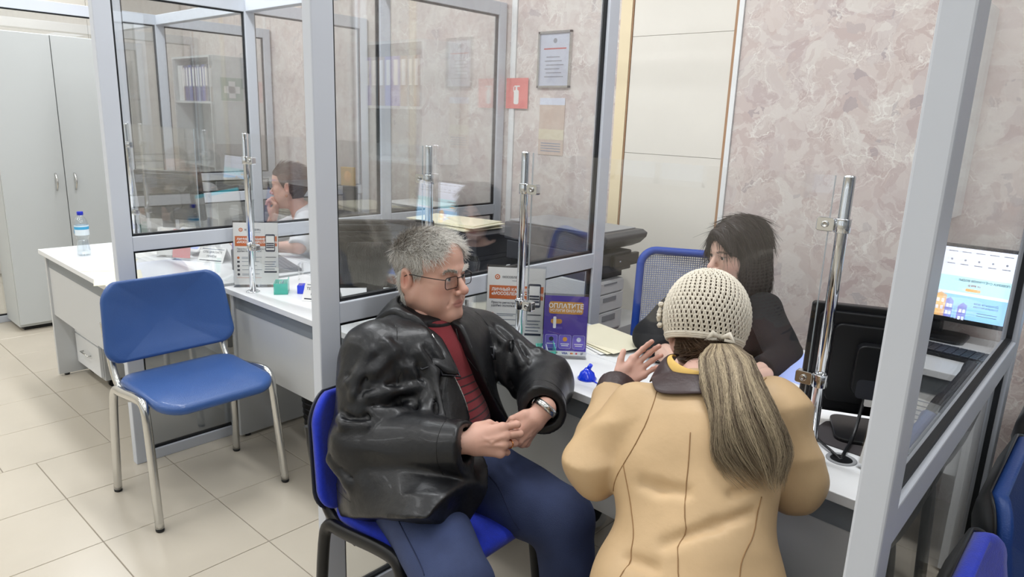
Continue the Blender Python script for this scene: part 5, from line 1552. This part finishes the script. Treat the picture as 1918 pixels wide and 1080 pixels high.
MHr = tri_frame(nrm(np.array((-.30, .95, -.05))), nrm(np.array((-.95, -.30, 0))), np.array(WJ['rw']))
parts.append(make_hand(MHr, [(20, 30, 20)] * 4, w_base, .004, False, s=.90, female=True))
def w_body(P):
    d = cap(P, WJ['pel'], WJ['ch'], .10, .085)
    d = smin(d, cap(P, WJ['ch'], WJ['nk'], .075, .05), .05); d = smin(d, cap(P, WJ['ls'], WJ['rs'], .05, .05), .05)
    for a, b, r0, r1 in (('ls', 'le', .045, .038), ('rs', 're', .045, .038), ('le', 'lw', .036, .026), ('re', 'rw', .036, .026), ('lh', 'lk', .08, .055), ('rh', 'rk', .08, .055), ('lk', 'la', .05, .036), ('rk', 'ra', .05, .036)):
        d = smin(d, cap(P, WJ[a], WJ[b], r0, r1), .03)
    return d
V2, Q2 = surface(w_body, (-1.0, .92, .03), (-.28, 1.72, 1.08), .015)
parts.append((V2, Q2, np.tile(np.array(s2l(w_base)), (len(V2), 1))))
woman = obj('person', np_mesh('person', *join(parts)), SKIN, None, label='woman in tan coat and crocheted hat, seen from behind, hand raised', cat='person')
eyes(woman, Mw, .94, (100, 90, 80))
# jeans and shoes
def w_jeans(P):
    d = ell(P, (-.50, 1.10, .545), (.165, .165, .11))
    for h, k, a in (('lh', 'lk', 'la'), ('rh', 'rk', 'ra')):
        d = smin(d, smin(cap(P, WJ[h], WJ[k], .098, .072), cap(P, WJ[k], (WJ[a][0], WJ[a][1], .07), .07, .058), .02), .03)
    return d - .003 * folds(P, 22, 71)
shell_obj('jeans', w_jeans, (-.80, .86, .02), (-.28, 1.64, .70), .011, mat('blue_denim', (52, 82, 138), .8, noise=.2, nscale=9, bump=.3, bscale=500), woman)
for an in (WJ['la'], WJ['ra']):
    obj('shoe', np_mesh('shoe', *surface(lambda P: smax(smin(cap(P, (an[0], an[1] - .04, .045), (an[0], an[1] + .12, .034), .042, .036), cap(P, (an[0], an[1], .05), (an[0], an[1], .10), .042, .042), .02), -plane(P, (0, 0, .003), (0, 0, 1)), .004), (an[0] - .08, an[1] - .12, -.01), (an[0] + .08, an[1] + .20, .17), .009)), SHOE, woman)
# coat
wf = nrm((-.36, .93, 0)); wr_ = np.array((wf[1], -wf[0], 0))
lean = nrm(np.array(WJ['nk']) - np.array(WJ['pel']))
cuffW = lw - nrm(lw - np.array(WJ['le'])) * .055
cuffWr = np.array(WJ['rw']) - nrm(np.array(WJ['rw']) - np.array(WJ['re'])) * .03
Rt = np.stack([wr_, np.cross(lean, wr_), lean], 1)
def coat_base(P):
    d = ell(P, (-.600, 1.270, .825), (.172, .120, .165), Rt)
    d = smin(d, ell(P, (-.535, 1.165, .66), (.168, .135, .20), Rt), .06)
    k_ = np.sqrt((((P - A3(-.505, 1.105, 0)) @ wr_.astype(np.float32)) / (.190 + .16 * np.clip(.62 - P[:, 2], 0, .3))) ** 2 + (((P - A3(-.505, 1.125, 0)) @ wf.astype(np.float32)) / .165) ** 2)
    d = smin(d, smax((k_ - 1) * .16, P[:, 2] - .70, .08), .05)
    d = smin(d, cap(P, WJ['ls'], WJ['rs'], .058, .058), .06)
    d = smin(d, cap(P, (-.62, 1.31, .885), (-.660, 1.378, .962), .105, .066), .05)
    d = smax(d, -(P[:, 2] - .30), .01)
    d = smax(d, plane(P, (-.662, 1.372, .990), (-.35, .55, .75)), .008)
    sl = smin(cap(P, WJ['ls'], WJ['le'], .064, .062), cap(P, WJ['le'], cuffW, .060, .047), .025)
    sr = smin(cap(P, WJ['rs'], WJ['re'], .064, .060), cap(P, WJ['re'], cuffWr, .060, .047), .025)
    def fold(dd, a, b, seed, amp):
        a = np.asarray(a, np.float32); b = np.asarray(b, np.float32); ax = (b - a) / np.linalg.norm(b - a)
        S = P + ax * (((P - a) @ ax) * 1.2)[:, None]
        return dd - amp * np.clip(folds(S.astype(np.float32), 21, seed), -1, 1)
    sl = fold(sl, WJ['le'], cuffW, 11, .009); sr = fold(sr, WJ['rs'], WJ['re'], 14, .008)
    sl = smax(sl, plane(P, cuffW, nrm(cuffW - np.array(WJ['le']))), .004)
    sr = smax(sr, plane(P, cuffWr, nrm(cuffWr - np.array(WJ['re']))), .004)
    return smin(smin(d, sl, .014), sr, .014)
CREASE = []
def coat(P):
    d = coat_base(P)
    for a, b in CREASE:
        if near(P, a, b): d = smax(d, -cap(P, a, b, .005, .005), .022)
    return d - .0048 * folds(P * A3(1, 1, .7), 12, 33) - .0012 * waves(P, 60, 4)
for l in ([(-.649, 1.080, .861), (-.600, 1.085, .868), (-.540, 1.10, .880)], [(-.47, 1.22, .80), (-.50, 1.16, .77), (-.55, 1.10, .74)], [(-.45, 1.26, .86), (-.49, 1.2, .84)], [(-.60, 1.06, .70), (-.55, 1.05, .72)]):
    P_ = onto(coat_base, np.array(l, np.float32), 6)
    CREASE += [(P_[i], P_[i + 1]) for i in range(len(l) - 1)]
ct = shell_obj('coat', coat, (-1.0, .88, .28), (-.27, 1.70, 1.08), .0066, TAN, woman, label='tan leather coat')
SEAM = mat('coat_seam', (146, 112, 74), .7)
def back_pt(s, z, off=0):       # point on the back of the coat: s metres to her right of the spine
    t = (z - .53) / (.985 - .53)
    c = np.array(WJ['pel']) * (1 - t) + np.array(WJ['nk']) * t
    return tuple(c + wr_ * s - wf * .14)
seam('seam', coat, [back_pt(.0, z) for z in np.linspace(.93, .42, 12)], .0011, SEAM, ct, lift=.0007)
for s in (-1, 1):
    seam('seam', coat, [back_pt(s * .165, .86), back_pt(s * .135, .80), back_pt(s * .105, .765), back_pt(s * .095, .74), back_pt(s * .098, .68), back_pt(s * .112, .60), back_pt(s * .125, .50), back_pt(s * .13, .42)], .0011, SEAM, ct, lift=.0007)
sh_l, sh_r = np.array(WJ['ls']), np.array(WJ['rs'])
seam('armhole_seam', coat, [tuple(sh_l + wr_ * .035 + np.array((0, 0, .08))), tuple(sh_l + wr_ * .045 - wf * .07 + np.array((0, 0, .03))), tuple(sh_l + wr_ * .035 - wf * .09 - np.array((0, 0, .05))), tuple(sh_l + wr_ * .02 - wf * .09 - np.array((0, 0, .12)))], .0011, SEAM, ct, lift=.0007)
seam('armhole_seam', coat, [tuple(sh_r - wr_ * .035 + np.array((0, 0, .08))), tuple(sh_r - wr_ * .045 - wf * .07 + np.array((0, 0, .03))), tuple(sh_r - wr_ * .035 - wf * .09 - np.array((0, 0, .05))), tuple(sh_r - wr_ * .02 - wf * .09 - np.array((0, 0, .12)))], .0011, SEAM, ct, lift=.0007)
# brown cuff and collar, yellow lining at the neck
axw = nrm(cuffW - np.array(WJ['le']))
obj('cuff', np_mesh('cuff', *surface(lambda P: smax(np.abs(cap(P, cuffW - axw * .006, cuffW + axw * .06, .050, .046)) - .0035, np.maximum(plane(P, cuffW + axw * .052, axw), -plane(P, cuffW - axw * .012, axw)), .003) - .001 * waves(P, 60, 6), tuple(cuffW - .09), tuple(cuffW + .10), .0042)), BROWNL, ct, label='dark brown leather cuff')
collar((-.664, 1.372, .984), (-.42, .91), .066, .100, .046, .022, 40, 320, (.0, .02, .02), BROWNL, ct, thick=.005, tilt=-.030, over=coat)
collar((-.668, 1.382, .996), (-.42, .91), .058, .080, .044, .0, 60, 300, (.0, .0, .0), mat('mustard_lining', (222, 184, 104), .8), ct, name='collar_lining', thick=.004, tilt=-.022)
# crocheted hat: rows of cord with open stitches

MMw = Matrix([list(r) for r in Mw]) @ T(0, -.012, .024) @ RX(-14)
def hat_r(t):      # t 0 crown .. 1 rim -> radius scale, height
    a = t * 2.06
    return math.sin(min(a, math.pi / 2) if a < math.pi / 2 else a), math.cos(a)
hb = MB(); rows = 23
RXh, RYh, RZh = .0985, .1150, .1120
def hp(t, an, lift=0.0):
    s, c = hat_r(t)
    return Vector(((RXh + lift) * s * math.cos(an), (RYh + lift) * s * math.sin(an), (RZh + lift) * c))
for i in range(1, rows + 1):
    t = i / rows
    n = max(14, int(68 * hat_r(t)[0]))
    pts = [hp(t, 2 * math.pi * k / n, .0012 * math.sin(k * 2.4)) for k in range(n)]; pts.append(pts[0])
    hb.tube(pts, .0024 if i < rows else .0046, 5, MMw, cap=False)
    t0 = (i - 1) / rows
    ns = max(8, int(46 * hat_r(t)[0])) if i < 5 else int(50 * hat_r(t)[0]) + 4
    for k in range(ns):
        an = 2 * math.pi * (k + .5 * (i % 2)) / ns; da = 2 * math.pi / ns * .17
        for s in (-1, 1):
            p0 = hp(t0, an + s * da * .5, .001); p1 = hp(t, an + s * da * 1.2, .001); pm = hp((t + t0) / 2, an + s * da, .0026)
            hb.tube([p0, pm, p1], .0021, 4, MMw, cap=False)
hatm = obj('crocheted_hat', hb, WOOL, woman, label='cream crocheted hat with open stitches')
# rim band with bow at the back and flower at the side
bd = MB()
for r_ in range(3):
    pts = [hp(1.0 + .018 * r_, 2 * math.pi * k / 60, .002) for k in range(61)]; bd.tube(pts, .0046, 6, MMw, cap=False)
obj('hat_band', bd, WOOL, hatm)
fl = MB()
for k in range(7):
    an = math.pi + .12; c = hp(.80, an, .006)
    for q in range(1):
        a = 2 * math.pi * k / 7
        fl.tube([c + Vector((-.004, .014 * math.cos(a + j * .5) * (j / 2), .017 * math.sin(a + j * .5) * (j / 2))) for j in range(3)], [.003, .0065, .0035], 6, MMw)
for q in (.70, .90): fl.tube([hp(q, an, .006) + Vector((-.003, -.012, 0)), hp(q, an, .010), hp(q, an, .006) + Vector((-.003, .012, 0))], [.004, .0075, .004], 6, MMw)
obj('hat_flower', fl, WOOL, hatm)
bw = MB(); cb_ = hp(1.02, -math.pi / 2 + .42, .004)
for s in (-1, 1): bw.tube([cb_, cb_ + Vector((s * .018, -.010, .008)), cb_ + Vector((s * .030, -.006, -.006)), cb_ + Vector((s * .008, -.006, -.004))], [.005, .008, .006, .004], 6, MMw)
obj('hat_bow', bw, WOOL, hatm)
# hair under the hat and the loose ponytail
rnd = np.random.RandomState(8)
tail0 = np.array(MMw @ Vector(cb_)) + np.array((0.004, -.004, -.010))
path = np.array([tail0, (-.592, 1.355, 1.045), (-.545, 1.300, 1.010), (-.505, 1.262, .960), (-.478, 1.240, .900), (-.440, 1.248, .850)])
NS = 4200; seg = 14
tt = np.linspace(0, 1, seg + 1)
def bez(u):
    n = len(path) - 1; out = 0
    for i in range(n + 1): out = out + math.comb(n, i) * (u ** i)[:, None] * ((1 - u) ** (n - i))[:, None] * path[i]
    return out
cl_ = bez(tt)
off = rnd.normal(size=(NS, 2)); off /= np.maximum(1, np.linalg.norm(off, axis=1, keepdims=True) / 1.6)
wdt = np.interp(tt, [0, .12, .4, .75, 1], [.010, .024, .036, .042, .038])
thk = np.interp(tt, [0, .12, .5, 1], [.008, .014, .016, .012])
lw_ = .55 + .45 * rnd.beta(1.8, 1.8, NS)
a_ = np.array(_r); b_ = -np.array(_fw)
pts = np.zeros((NS, seg + 1, 3))
ph = rnd.uniform(0, 6.28, NS); ph2 = off[:, 0] * 1.6 + off[:, 1] * .8
for i, u in enumerate(tt):
    ui = np.clip(u * lw_, 0, 1)
    c = bez(ui); w_ = np.interp(ui, [0, .12, .4, .75, 1], [.014, .034, .043, .045, .026]); k_ = np.interp(ui, [0, .12, .5, 1], [.008, .014, .017, .012])
    wav = np.sin(ui * 8 + ph2) * .015 * ui + rnd.normal(size=NS) * .0012 + np.sin(ui * 5 + ph * 1.7) * .004 * ui + np.sin(ui * 16 + ph) * .0015
    pts[:, i] = c + a_ * (off[:, :1] * w_[:, None] + wav[:, None]) + b_ * (off[:, 1:] * k_[:, None] + k_[:, None])
lt = np.clip(.44 + .24 * np.sin(off[:, 0] * 9 + off[:, 1] * 4 + 1) + .12 * np.sin(off[:, 0] * 23) + rnd.normal(size=NS) * .22, 0, 1)
hc = np.array(s2l((92, 76, 60)))[None] * (1 - lt[:, None]) + np.array(s2l((208, 190, 158)))[None] * lt[:, None]
tv, tq, tc_ = ribbon(pts, .00058, hc)
# nape hairs
i_ = pick(V, wm & (V[:, 2] < .02) & (V[:, 1] < .02), 900, 3)
r0 = V[i_]; g0 = grad(wfn, r0.astype(np.float32))
goal = (np.linalg.inv(Mw) @ np.append(tail0, 1))[:3]
dr = goal - r0; dr /= np.linalg.norm(dr, axis=1, keepdims=True); dr = dr + g0 * .25; dr /= np.linalg.norm(dr, axis=1, keepdims=True)
nv, nq, nc_ = strands(r0, dr, np.linalg.norm(goal - r0, axis=1) * .95, 6, .0007, np.tile(np.array(s2l((104, 84, 66))), (len(r0), 1)) * rnd.uniform(.7, 1.3, (len(r0), 1)), curl=.03, hug=wfn, seed=9)
obj('hair', np_mesh('hair', *join([(tv, tq, tc_), (app(Mw, nv), nq, nc_)])), HAIRM, woman, kind='stuff', label='long loose light brown ponytail')

# stool she sits on
stl = thing('stool', 'black round stool hidden under the woman in the tan coat', 'stool', (-.50, 1.12, 0))
obj('seat', MB().lathe([(0, .40), (.15, .40), (.16, .41), (.16, .435), (.14, .445), (0, .447)], 24, close=False), BLACKP, stl)
for k in range(4):
    a = math.pi / 4 + k * math.pi / 2
    obj('leg', MB().tube([(.10 * math.cos(a), .10 * math.sin(a), .40), (.15 * math.cos(a), .15 * math.sin(a), 0)], .011, 8), BLACKM, stl)
# ================================================================== THE CLERKS
def clerk(label, headpos, f, pitch, roll, skinc, lipc, iris, J, hands, hair_rgb, garment, hair_kind, vox=.0032):
    M = head_frame(np.array(headpos), f, pitch, roll)
    fn = head_sdf(False, full=.0 if hair_kind == 'long' else .5, age=.0 if hair_kind == 'long' else .5, neck=.046)
    V, Q = surface(fn, (-.10, -.125, -.205), (.10, .14, .13), vox)
    c = skin_cols(V, skinc, lipc)
    hr = np.array(s2l(hair_rgb))
    x, y, z = np.abs(V[:, 0]), V[:, 1], V[:, 2]
    hm = ((z > .060 + .25 * np.clip(y - .03, 0, 1)) | ((y < .012) & (z > -.01) & ~((x > .064) & (z < .030) & (y > -.042))) | ((y < -.03) & (z > -.075))) & (z > -.085)
    c[hm] = hr
    # brows and lashes as colour
    for cx in (.014,):
        bm = (np.abs(z - (.0195 + .12 * np.clip(x - .012, 0, .02) - .25 * np.clip(x - .034, 0, .02))) < .0034) & (x > .013) & (x < .049) & (y > .06)
        c[bm] = c[bm] * .25 + hr * .75
    lash = (np.abs(z - .0052) < .0016) & (x > .018) & (x < .046) & (y > .07)
    c[lash] = c[lash] * .4
    parts = [(app(M, V), Q, c)]
    for (Mx, curl, kw) in hands: parts.append(make_hand(Mx, curl, skinc, .0032, **kw))
    def body(P):
        d = cap(P, J['pel'], J['ch'], .11, .095)
        d = smin(d, cap(P, J['ch'], J['nk'], .08, .048), .05); d = smin(d, cap(P, J['ls'], J['rs'], .045, .045), .05)
        for a, b, r0, r1 in (('ls', 'le', .042, .036), ('rs', 're', .042, .036), ('le', 'lw', .037, .025), ('re', 'rw', .037, .025), ('lh', 'lk', .08, .055), ('rh', 'rk', .08, .055), ('lk', 'la', .05, .036), ('rk', 'ra', .05, .036)):
            d = smin(d, cap(P, J[a], J[b], r0, r1), .02)
        return d
    pts = np.array(list(J.values()))
    V2, Q2 = surface(body, pts.min(0) - .14, pts.max(0) + .14, .010)
    parts.append((V2, Q2, np.tile(np.array(s2l(skinc)), (len(V2), 1))))
    o = obj('person', np_mesh('person', *join(parts)), SKIN, None, label=label, cat='person')
    eyes(o, M, .94, iris)
    # clothes
    gm, sleeve, tr, name, glabel = garment
    sh = np.array(J['ls']) - np.array(J['rs']); sh = nrm(sh); ch = np.array(J['ch'])
    spine = nrm(np.array(J['nk']) - np.array(J['pel'])); R = np.stack([sh, np.cross(spine, sh), spine], 1)
    def ends(a, b, t): return np.array(J[a]) * (1 - t) + np.array(J[b]) * t
    def top(P):
        d = ell(P, ch + spine * .03, (.165, .108, .165), R)
        d = smin(d, ell(P, np.array(J['pel']) * .6 + ch * .4, (.150, .115, .19), R), .05)
        d = smin(d, cap(P, J['ls'], J['rs'], .056, .056), .05)
        d = smin(d, cap(P, ch + spine * .10, np.array(J['nk']), .09, .058), .04)
        d = smax(d, plane(P, np.array(J['nk']) + spine * .004, spine + nrm((f[0], f[1], 0)) * .25), .006)
        for a, b, e, w in (('ls', 'le', 'lw', 'l'), ('rs', 're', 'rw', 'r')):
            t = sleeve[0 if w == 'l' else 1]
            if t > 1:
                en = ends(b, e, t - 1); s_ = smin(cap(P, J[a], J[b], .060, .056), cap(P, J[b], en, .054, .046), .02); q = nrm(en - np.array(J[b]))
            else:
                en = ends(a, b, t); s_ = cap(P, J[a], en, .060, .060); q = nrm(en - np.array(J[a]))
            s_ = smax(s_, plane(P, en, q), .003)
            d = smin(d, s_, .014)
        return d - .0035 * folds(P, 20, 91) - .001 * waves(P, 60, 12)
    shell_obj(name, top, pts.min(0) - .16, pts.max(0) * np.array((1, 1, 0)) + np.array((.16, .16, J['nk'][2] + .05)), .0085, gm, o, label=glabel)
    def trs(P):
        d = ell(P, J['pel'], (.165, .165, .11))
        for h, k, a in (('lh', 'lk', 'la'), ('rh', 'rk', 'ra')):
            d = smin(d, smin(cap(P, J[h], J[k], .092, .066), cap(P, J[k], (J[a][0], J[a][1], .07), .064, .052), .02), .03)
        return d
    shell_obj('trousers', trs, pts.min(0) * np.array((1, 1, 0)) - np.array((.2, .2, -.03)), np.array((*(pts.max(0)[:2] + .2), .68)), .012, tr, o)
    return o, M, fn, V, hm
BLACKC = mat('black_cotton', (24, 24, 27), .85, noise=.1, nscale=30, bump=.2, bscale=300)
WHITEC = mat('white_cotton', (232, 232, 236), .85, noise=.03, nscale=20, bump=.2, bscale=300)
TROUSER = mat('black_trousers', (26, 27, 33), .85)
JK = dict(pel=(-1.10, 2.44, .53), ch=(-1.055, 2.385, .80), nk=(-1.03, 2.350, .965), rs=(-1.200, 2.395, .930), ls=(-.895, 2.300, .930), re=(-1.225, 2.120, .795), le=(-.765, 2.215, .800), rw=(-1.045, 1.985, .778), lw=(-.815, 2.030, .778),
          rh=(-1.17, 2.42, .52), lh=(-1.03, 2.40, .52), rk=(-1.28, 2.08, .50), lk=(-1.04, 2.03, .50), ra=(-1.37, 2.02, .09), la=(-1.06, 1.96, .09))
hands = [(tri_frame(nrm((.86, -.35, -.05)), nrm((.30, .90, .2)), np.array(JK['rw']), left=True), [(25, 35, 20)] * 4, dict(mirror=True, s=.88, female=True)),
         (tri_frame(nrm((-.55, -.80, -.05)), nrm((-.8, .5, .2)), np.array(JK['lw'])), [(25, 35, 20)] * 4, dict(s=.88, female=True))]
k1, Mk, kfn, Vk, hmk = clerk('young clerk with long dark hair and black top, looking left', (-1.018, 2.318, 1.108), (-.46, -.89), 8, 0, (224, 186, 168), (188, 118, 112), (58, 42, 34), JK, hands, (44, 36, 36), (BLACKC, (1.62, 1.62), TROUSER, 'black_top', 'loose black top'), 'long')
# her long hair: a smooth mass with combed strands over it
def k_hair(P):
    X = P.copy(); X[:, 0] = np.abs(X[:, 0])
    d = ell(X, (0, -.016, .040), (.089, .108, .094))
    d = smin(d, ell(X, (.066, -.010, -.070), (.026, .055, .115)), .03)
    d = smin(d, ell(X, (0, -.072, -.07), (.075, .040, .125)), .04)
    cut = ell(P, (.004, .105, -.030), (.064, .085, .096))
    d = smax(d, -cut, .008)
    fr = cap(P, (.010, .088, .082), (.064, .072, -.005), .016, .014)
    fr2 = cap(P, (-.005, .090, .082), (-.060, .070, .030), .012, .011)
    d = smin(d, smin(fr, fr2, .01), .02)
    return d - .0022 * waves(P * A3(3, 3, .4), 60, 15)
Vh, Qh = surface(k_hair, (-.12, -.14, -.22), (.12, .13, .16), .0042)
hc = np.tile(np.array(s2l((46, 38, 38))), (len(Vh), 1)) * (1 + .25 * waves(Vh.astype(np.float32) * A3(4, 4, .5), 60, 18))[:, None]
ii = np.random.RandomState(5).permutation(len(Vh))[:2600]
r0 = Vh[ii]; g0 = grad(k_hair, r0.astype(np.float32)); rr = np.random.RandomState(6)
cd = np.stack([np.sign(r0[:, 0]) * np.where(r0[:, 2] > .08, .8, .0), np.where(r0[:, 2] > .08, -.1, -.02), np.where(r0[:, 2] > .10, -.35, -1.0)], 1) + rr.normal(size=r0.shape) * .07
cd -= g0 * np.einsum('ij,ij->i', cd, g0)[:, None]; cd += g0 * .06; cd /= np.linalg.norm(cd, axis=1, keepdims=True)
sv, sq, sc_ = strands(r0, cd, rr.uniform(.04, .09, len(r0)), 7, .0008, np.array(s2l((58, 48, 46)))[None] * rr.uniform(.5, 1.6, (len(r0), 1)), curl=.02, grav=.02, hug=k_hair, seed=7)
Vj, Qj, Cj = join([(Vh, Qh, hc), (sv, sq, sc_)])
obj('hair', np_mesh('hair', app(Mk, Vj), Qj, Cj), HAIRM, k1, kind='stuff', label='long straight dark hair')
for an, dx, dy in ((JK['ra'], -.3, -.9), (JK['la'], -.2, -.95)):
    q = nrm((dx, dy, 0))
    obj('sneaker', np_mesh('sneaker', *surface(lambda P: smax(smin(cap(P, np.array((an[0], an[1], .042)) - q * .04, np.array((an[0], an[1], .034)) + q * .12, .043, .037), cap(P, (an[0], an[1], .05), (an[0], an[1], .09), .042, .044), .02), -plane(P, (0, 0, .003), (0, 0, 1)), .004), (an[0] - .16, an[1] - .22, -.01), (an[0] + .16, an[1] + .12, .16), .008)), mat('white_sneaker', (206, 206, 202), .6, noise=.05), k1)

# clerk in white, hand at her chin
JS = dict(pel=(-3.66, 2.36, .53), ch=(-3.64, 2.285, .80), nk=(-3.665, 2.215, .985), rs=(-3.735, 2.385, .925), ls=(-3.535, 2.165, .925), re=(-3.86, 2.10, .80), le=(-3.44, 2.055, .800), rw=(-3.760, 2.085, .930), lw=(-3.64, 1.905, .785),
          rh=(-3.72, 2.34, .52), lh=(-3.60, 2.30, .52), rk=(-3.86, 2.06, .50), lk=(-3.78, 1.98, .50), ra=(-3.84, 2.10, .09), la=(-3.74, 2.02, .09))
hands = [(tri_frame(nrm((.30, .15, .92)), nrm((.60, -.70, .1)), np.array(JS['rw'])), [(60, 80, 40)] * 4, dict(s=.90, female=True, thumb=((.030, .030, -.018), (.056, .026, -.036), (.074, .008, -.044)))),
         (tri_frame(nrm((-.80, -.60, -.02)), nrm((-.5, .7, .3)), np.array(JS['lw'])), [(20, 28, 18)] * 4, dict(s=.90, female=True))]
k3, Ms, sfn, Vs, hms = clerk('clerk in white resting her chin on her fist, behind the far glass', (-3.705, 2.165, 1.112), (-.80, -.60), 6, 0, (220, 176, 160), (190, 120, 114), (80, 66, 56), JS, hands, (104, 78, 70), (WHITEC, (1.0, 1.0), TROUSER, 'white_blouse', 'white short-sleeved blouse'), 'bun')
ii = pick(Vs, hms, 3200, 2); r0 = Vs[ii]; g0 = grad(sfn, r0.astype(np.float32)); rr = np.random.RandomState(9)
goal = np.array((0, -.125, .035))
cd = goal - r0; cd /= np.linalg.norm(cd, axis=1, keepdims=True); cd = cd + g0 * .35; cd /= np.linalg.norm(cd, axis=1, keepdims=True)
sv, sq, sc_ = strands(r0, cd, np.minimum(.10, np.linalg.norm(goal - r0, axis=1)), 6, .0009, np.array(s2l((112, 84, 74)))[None] * rr.uniform(.6, 1.4, (len(r0), 1)), curl=.02, hug=lambda P: sfn(P) - .004, seed=4)
Vb, Qb = surface(lambda P: smin(ell(P, (0, -.122, .040), (.036, .030, .036)), ell(P, (0, -.014, .040), (.0815, .103, .088)), .01) - .0015 * waves(P, 160, 3), (-.1, -.17, -.06), (.1, .10, .14), .005)
keep = Vb[:, 1] < .052 - .4 * np.clip(.09 - Vb[:, 2], 0, 1) * 1.0
sel = keep[Qb].all(1)
Vj, Qj, Cj = join([(Vb, Qb[sel], np.tile(np.array(s2l((100, 75, 66))), (len(Vb), 1))), (sv, sq, sc_)])
obj('hair', np_mesh('hair', app(Ms, Vj), Qj, Cj), HAIRM, k3, kind='stuff', label='brown hair pulled back')
MMs = Matrix([list(r) for r in Ms])
obj('earring', MB().tube([tuple(Vector((-.081, -.008, -.052)) + Vector((0, .006 * math.cos(t), .006 * math.sin(t)))) for t in np.linspace(0, 6.283, 12)], .001, 5, MMs, cap=False), MATS['gold_ring'], k3)
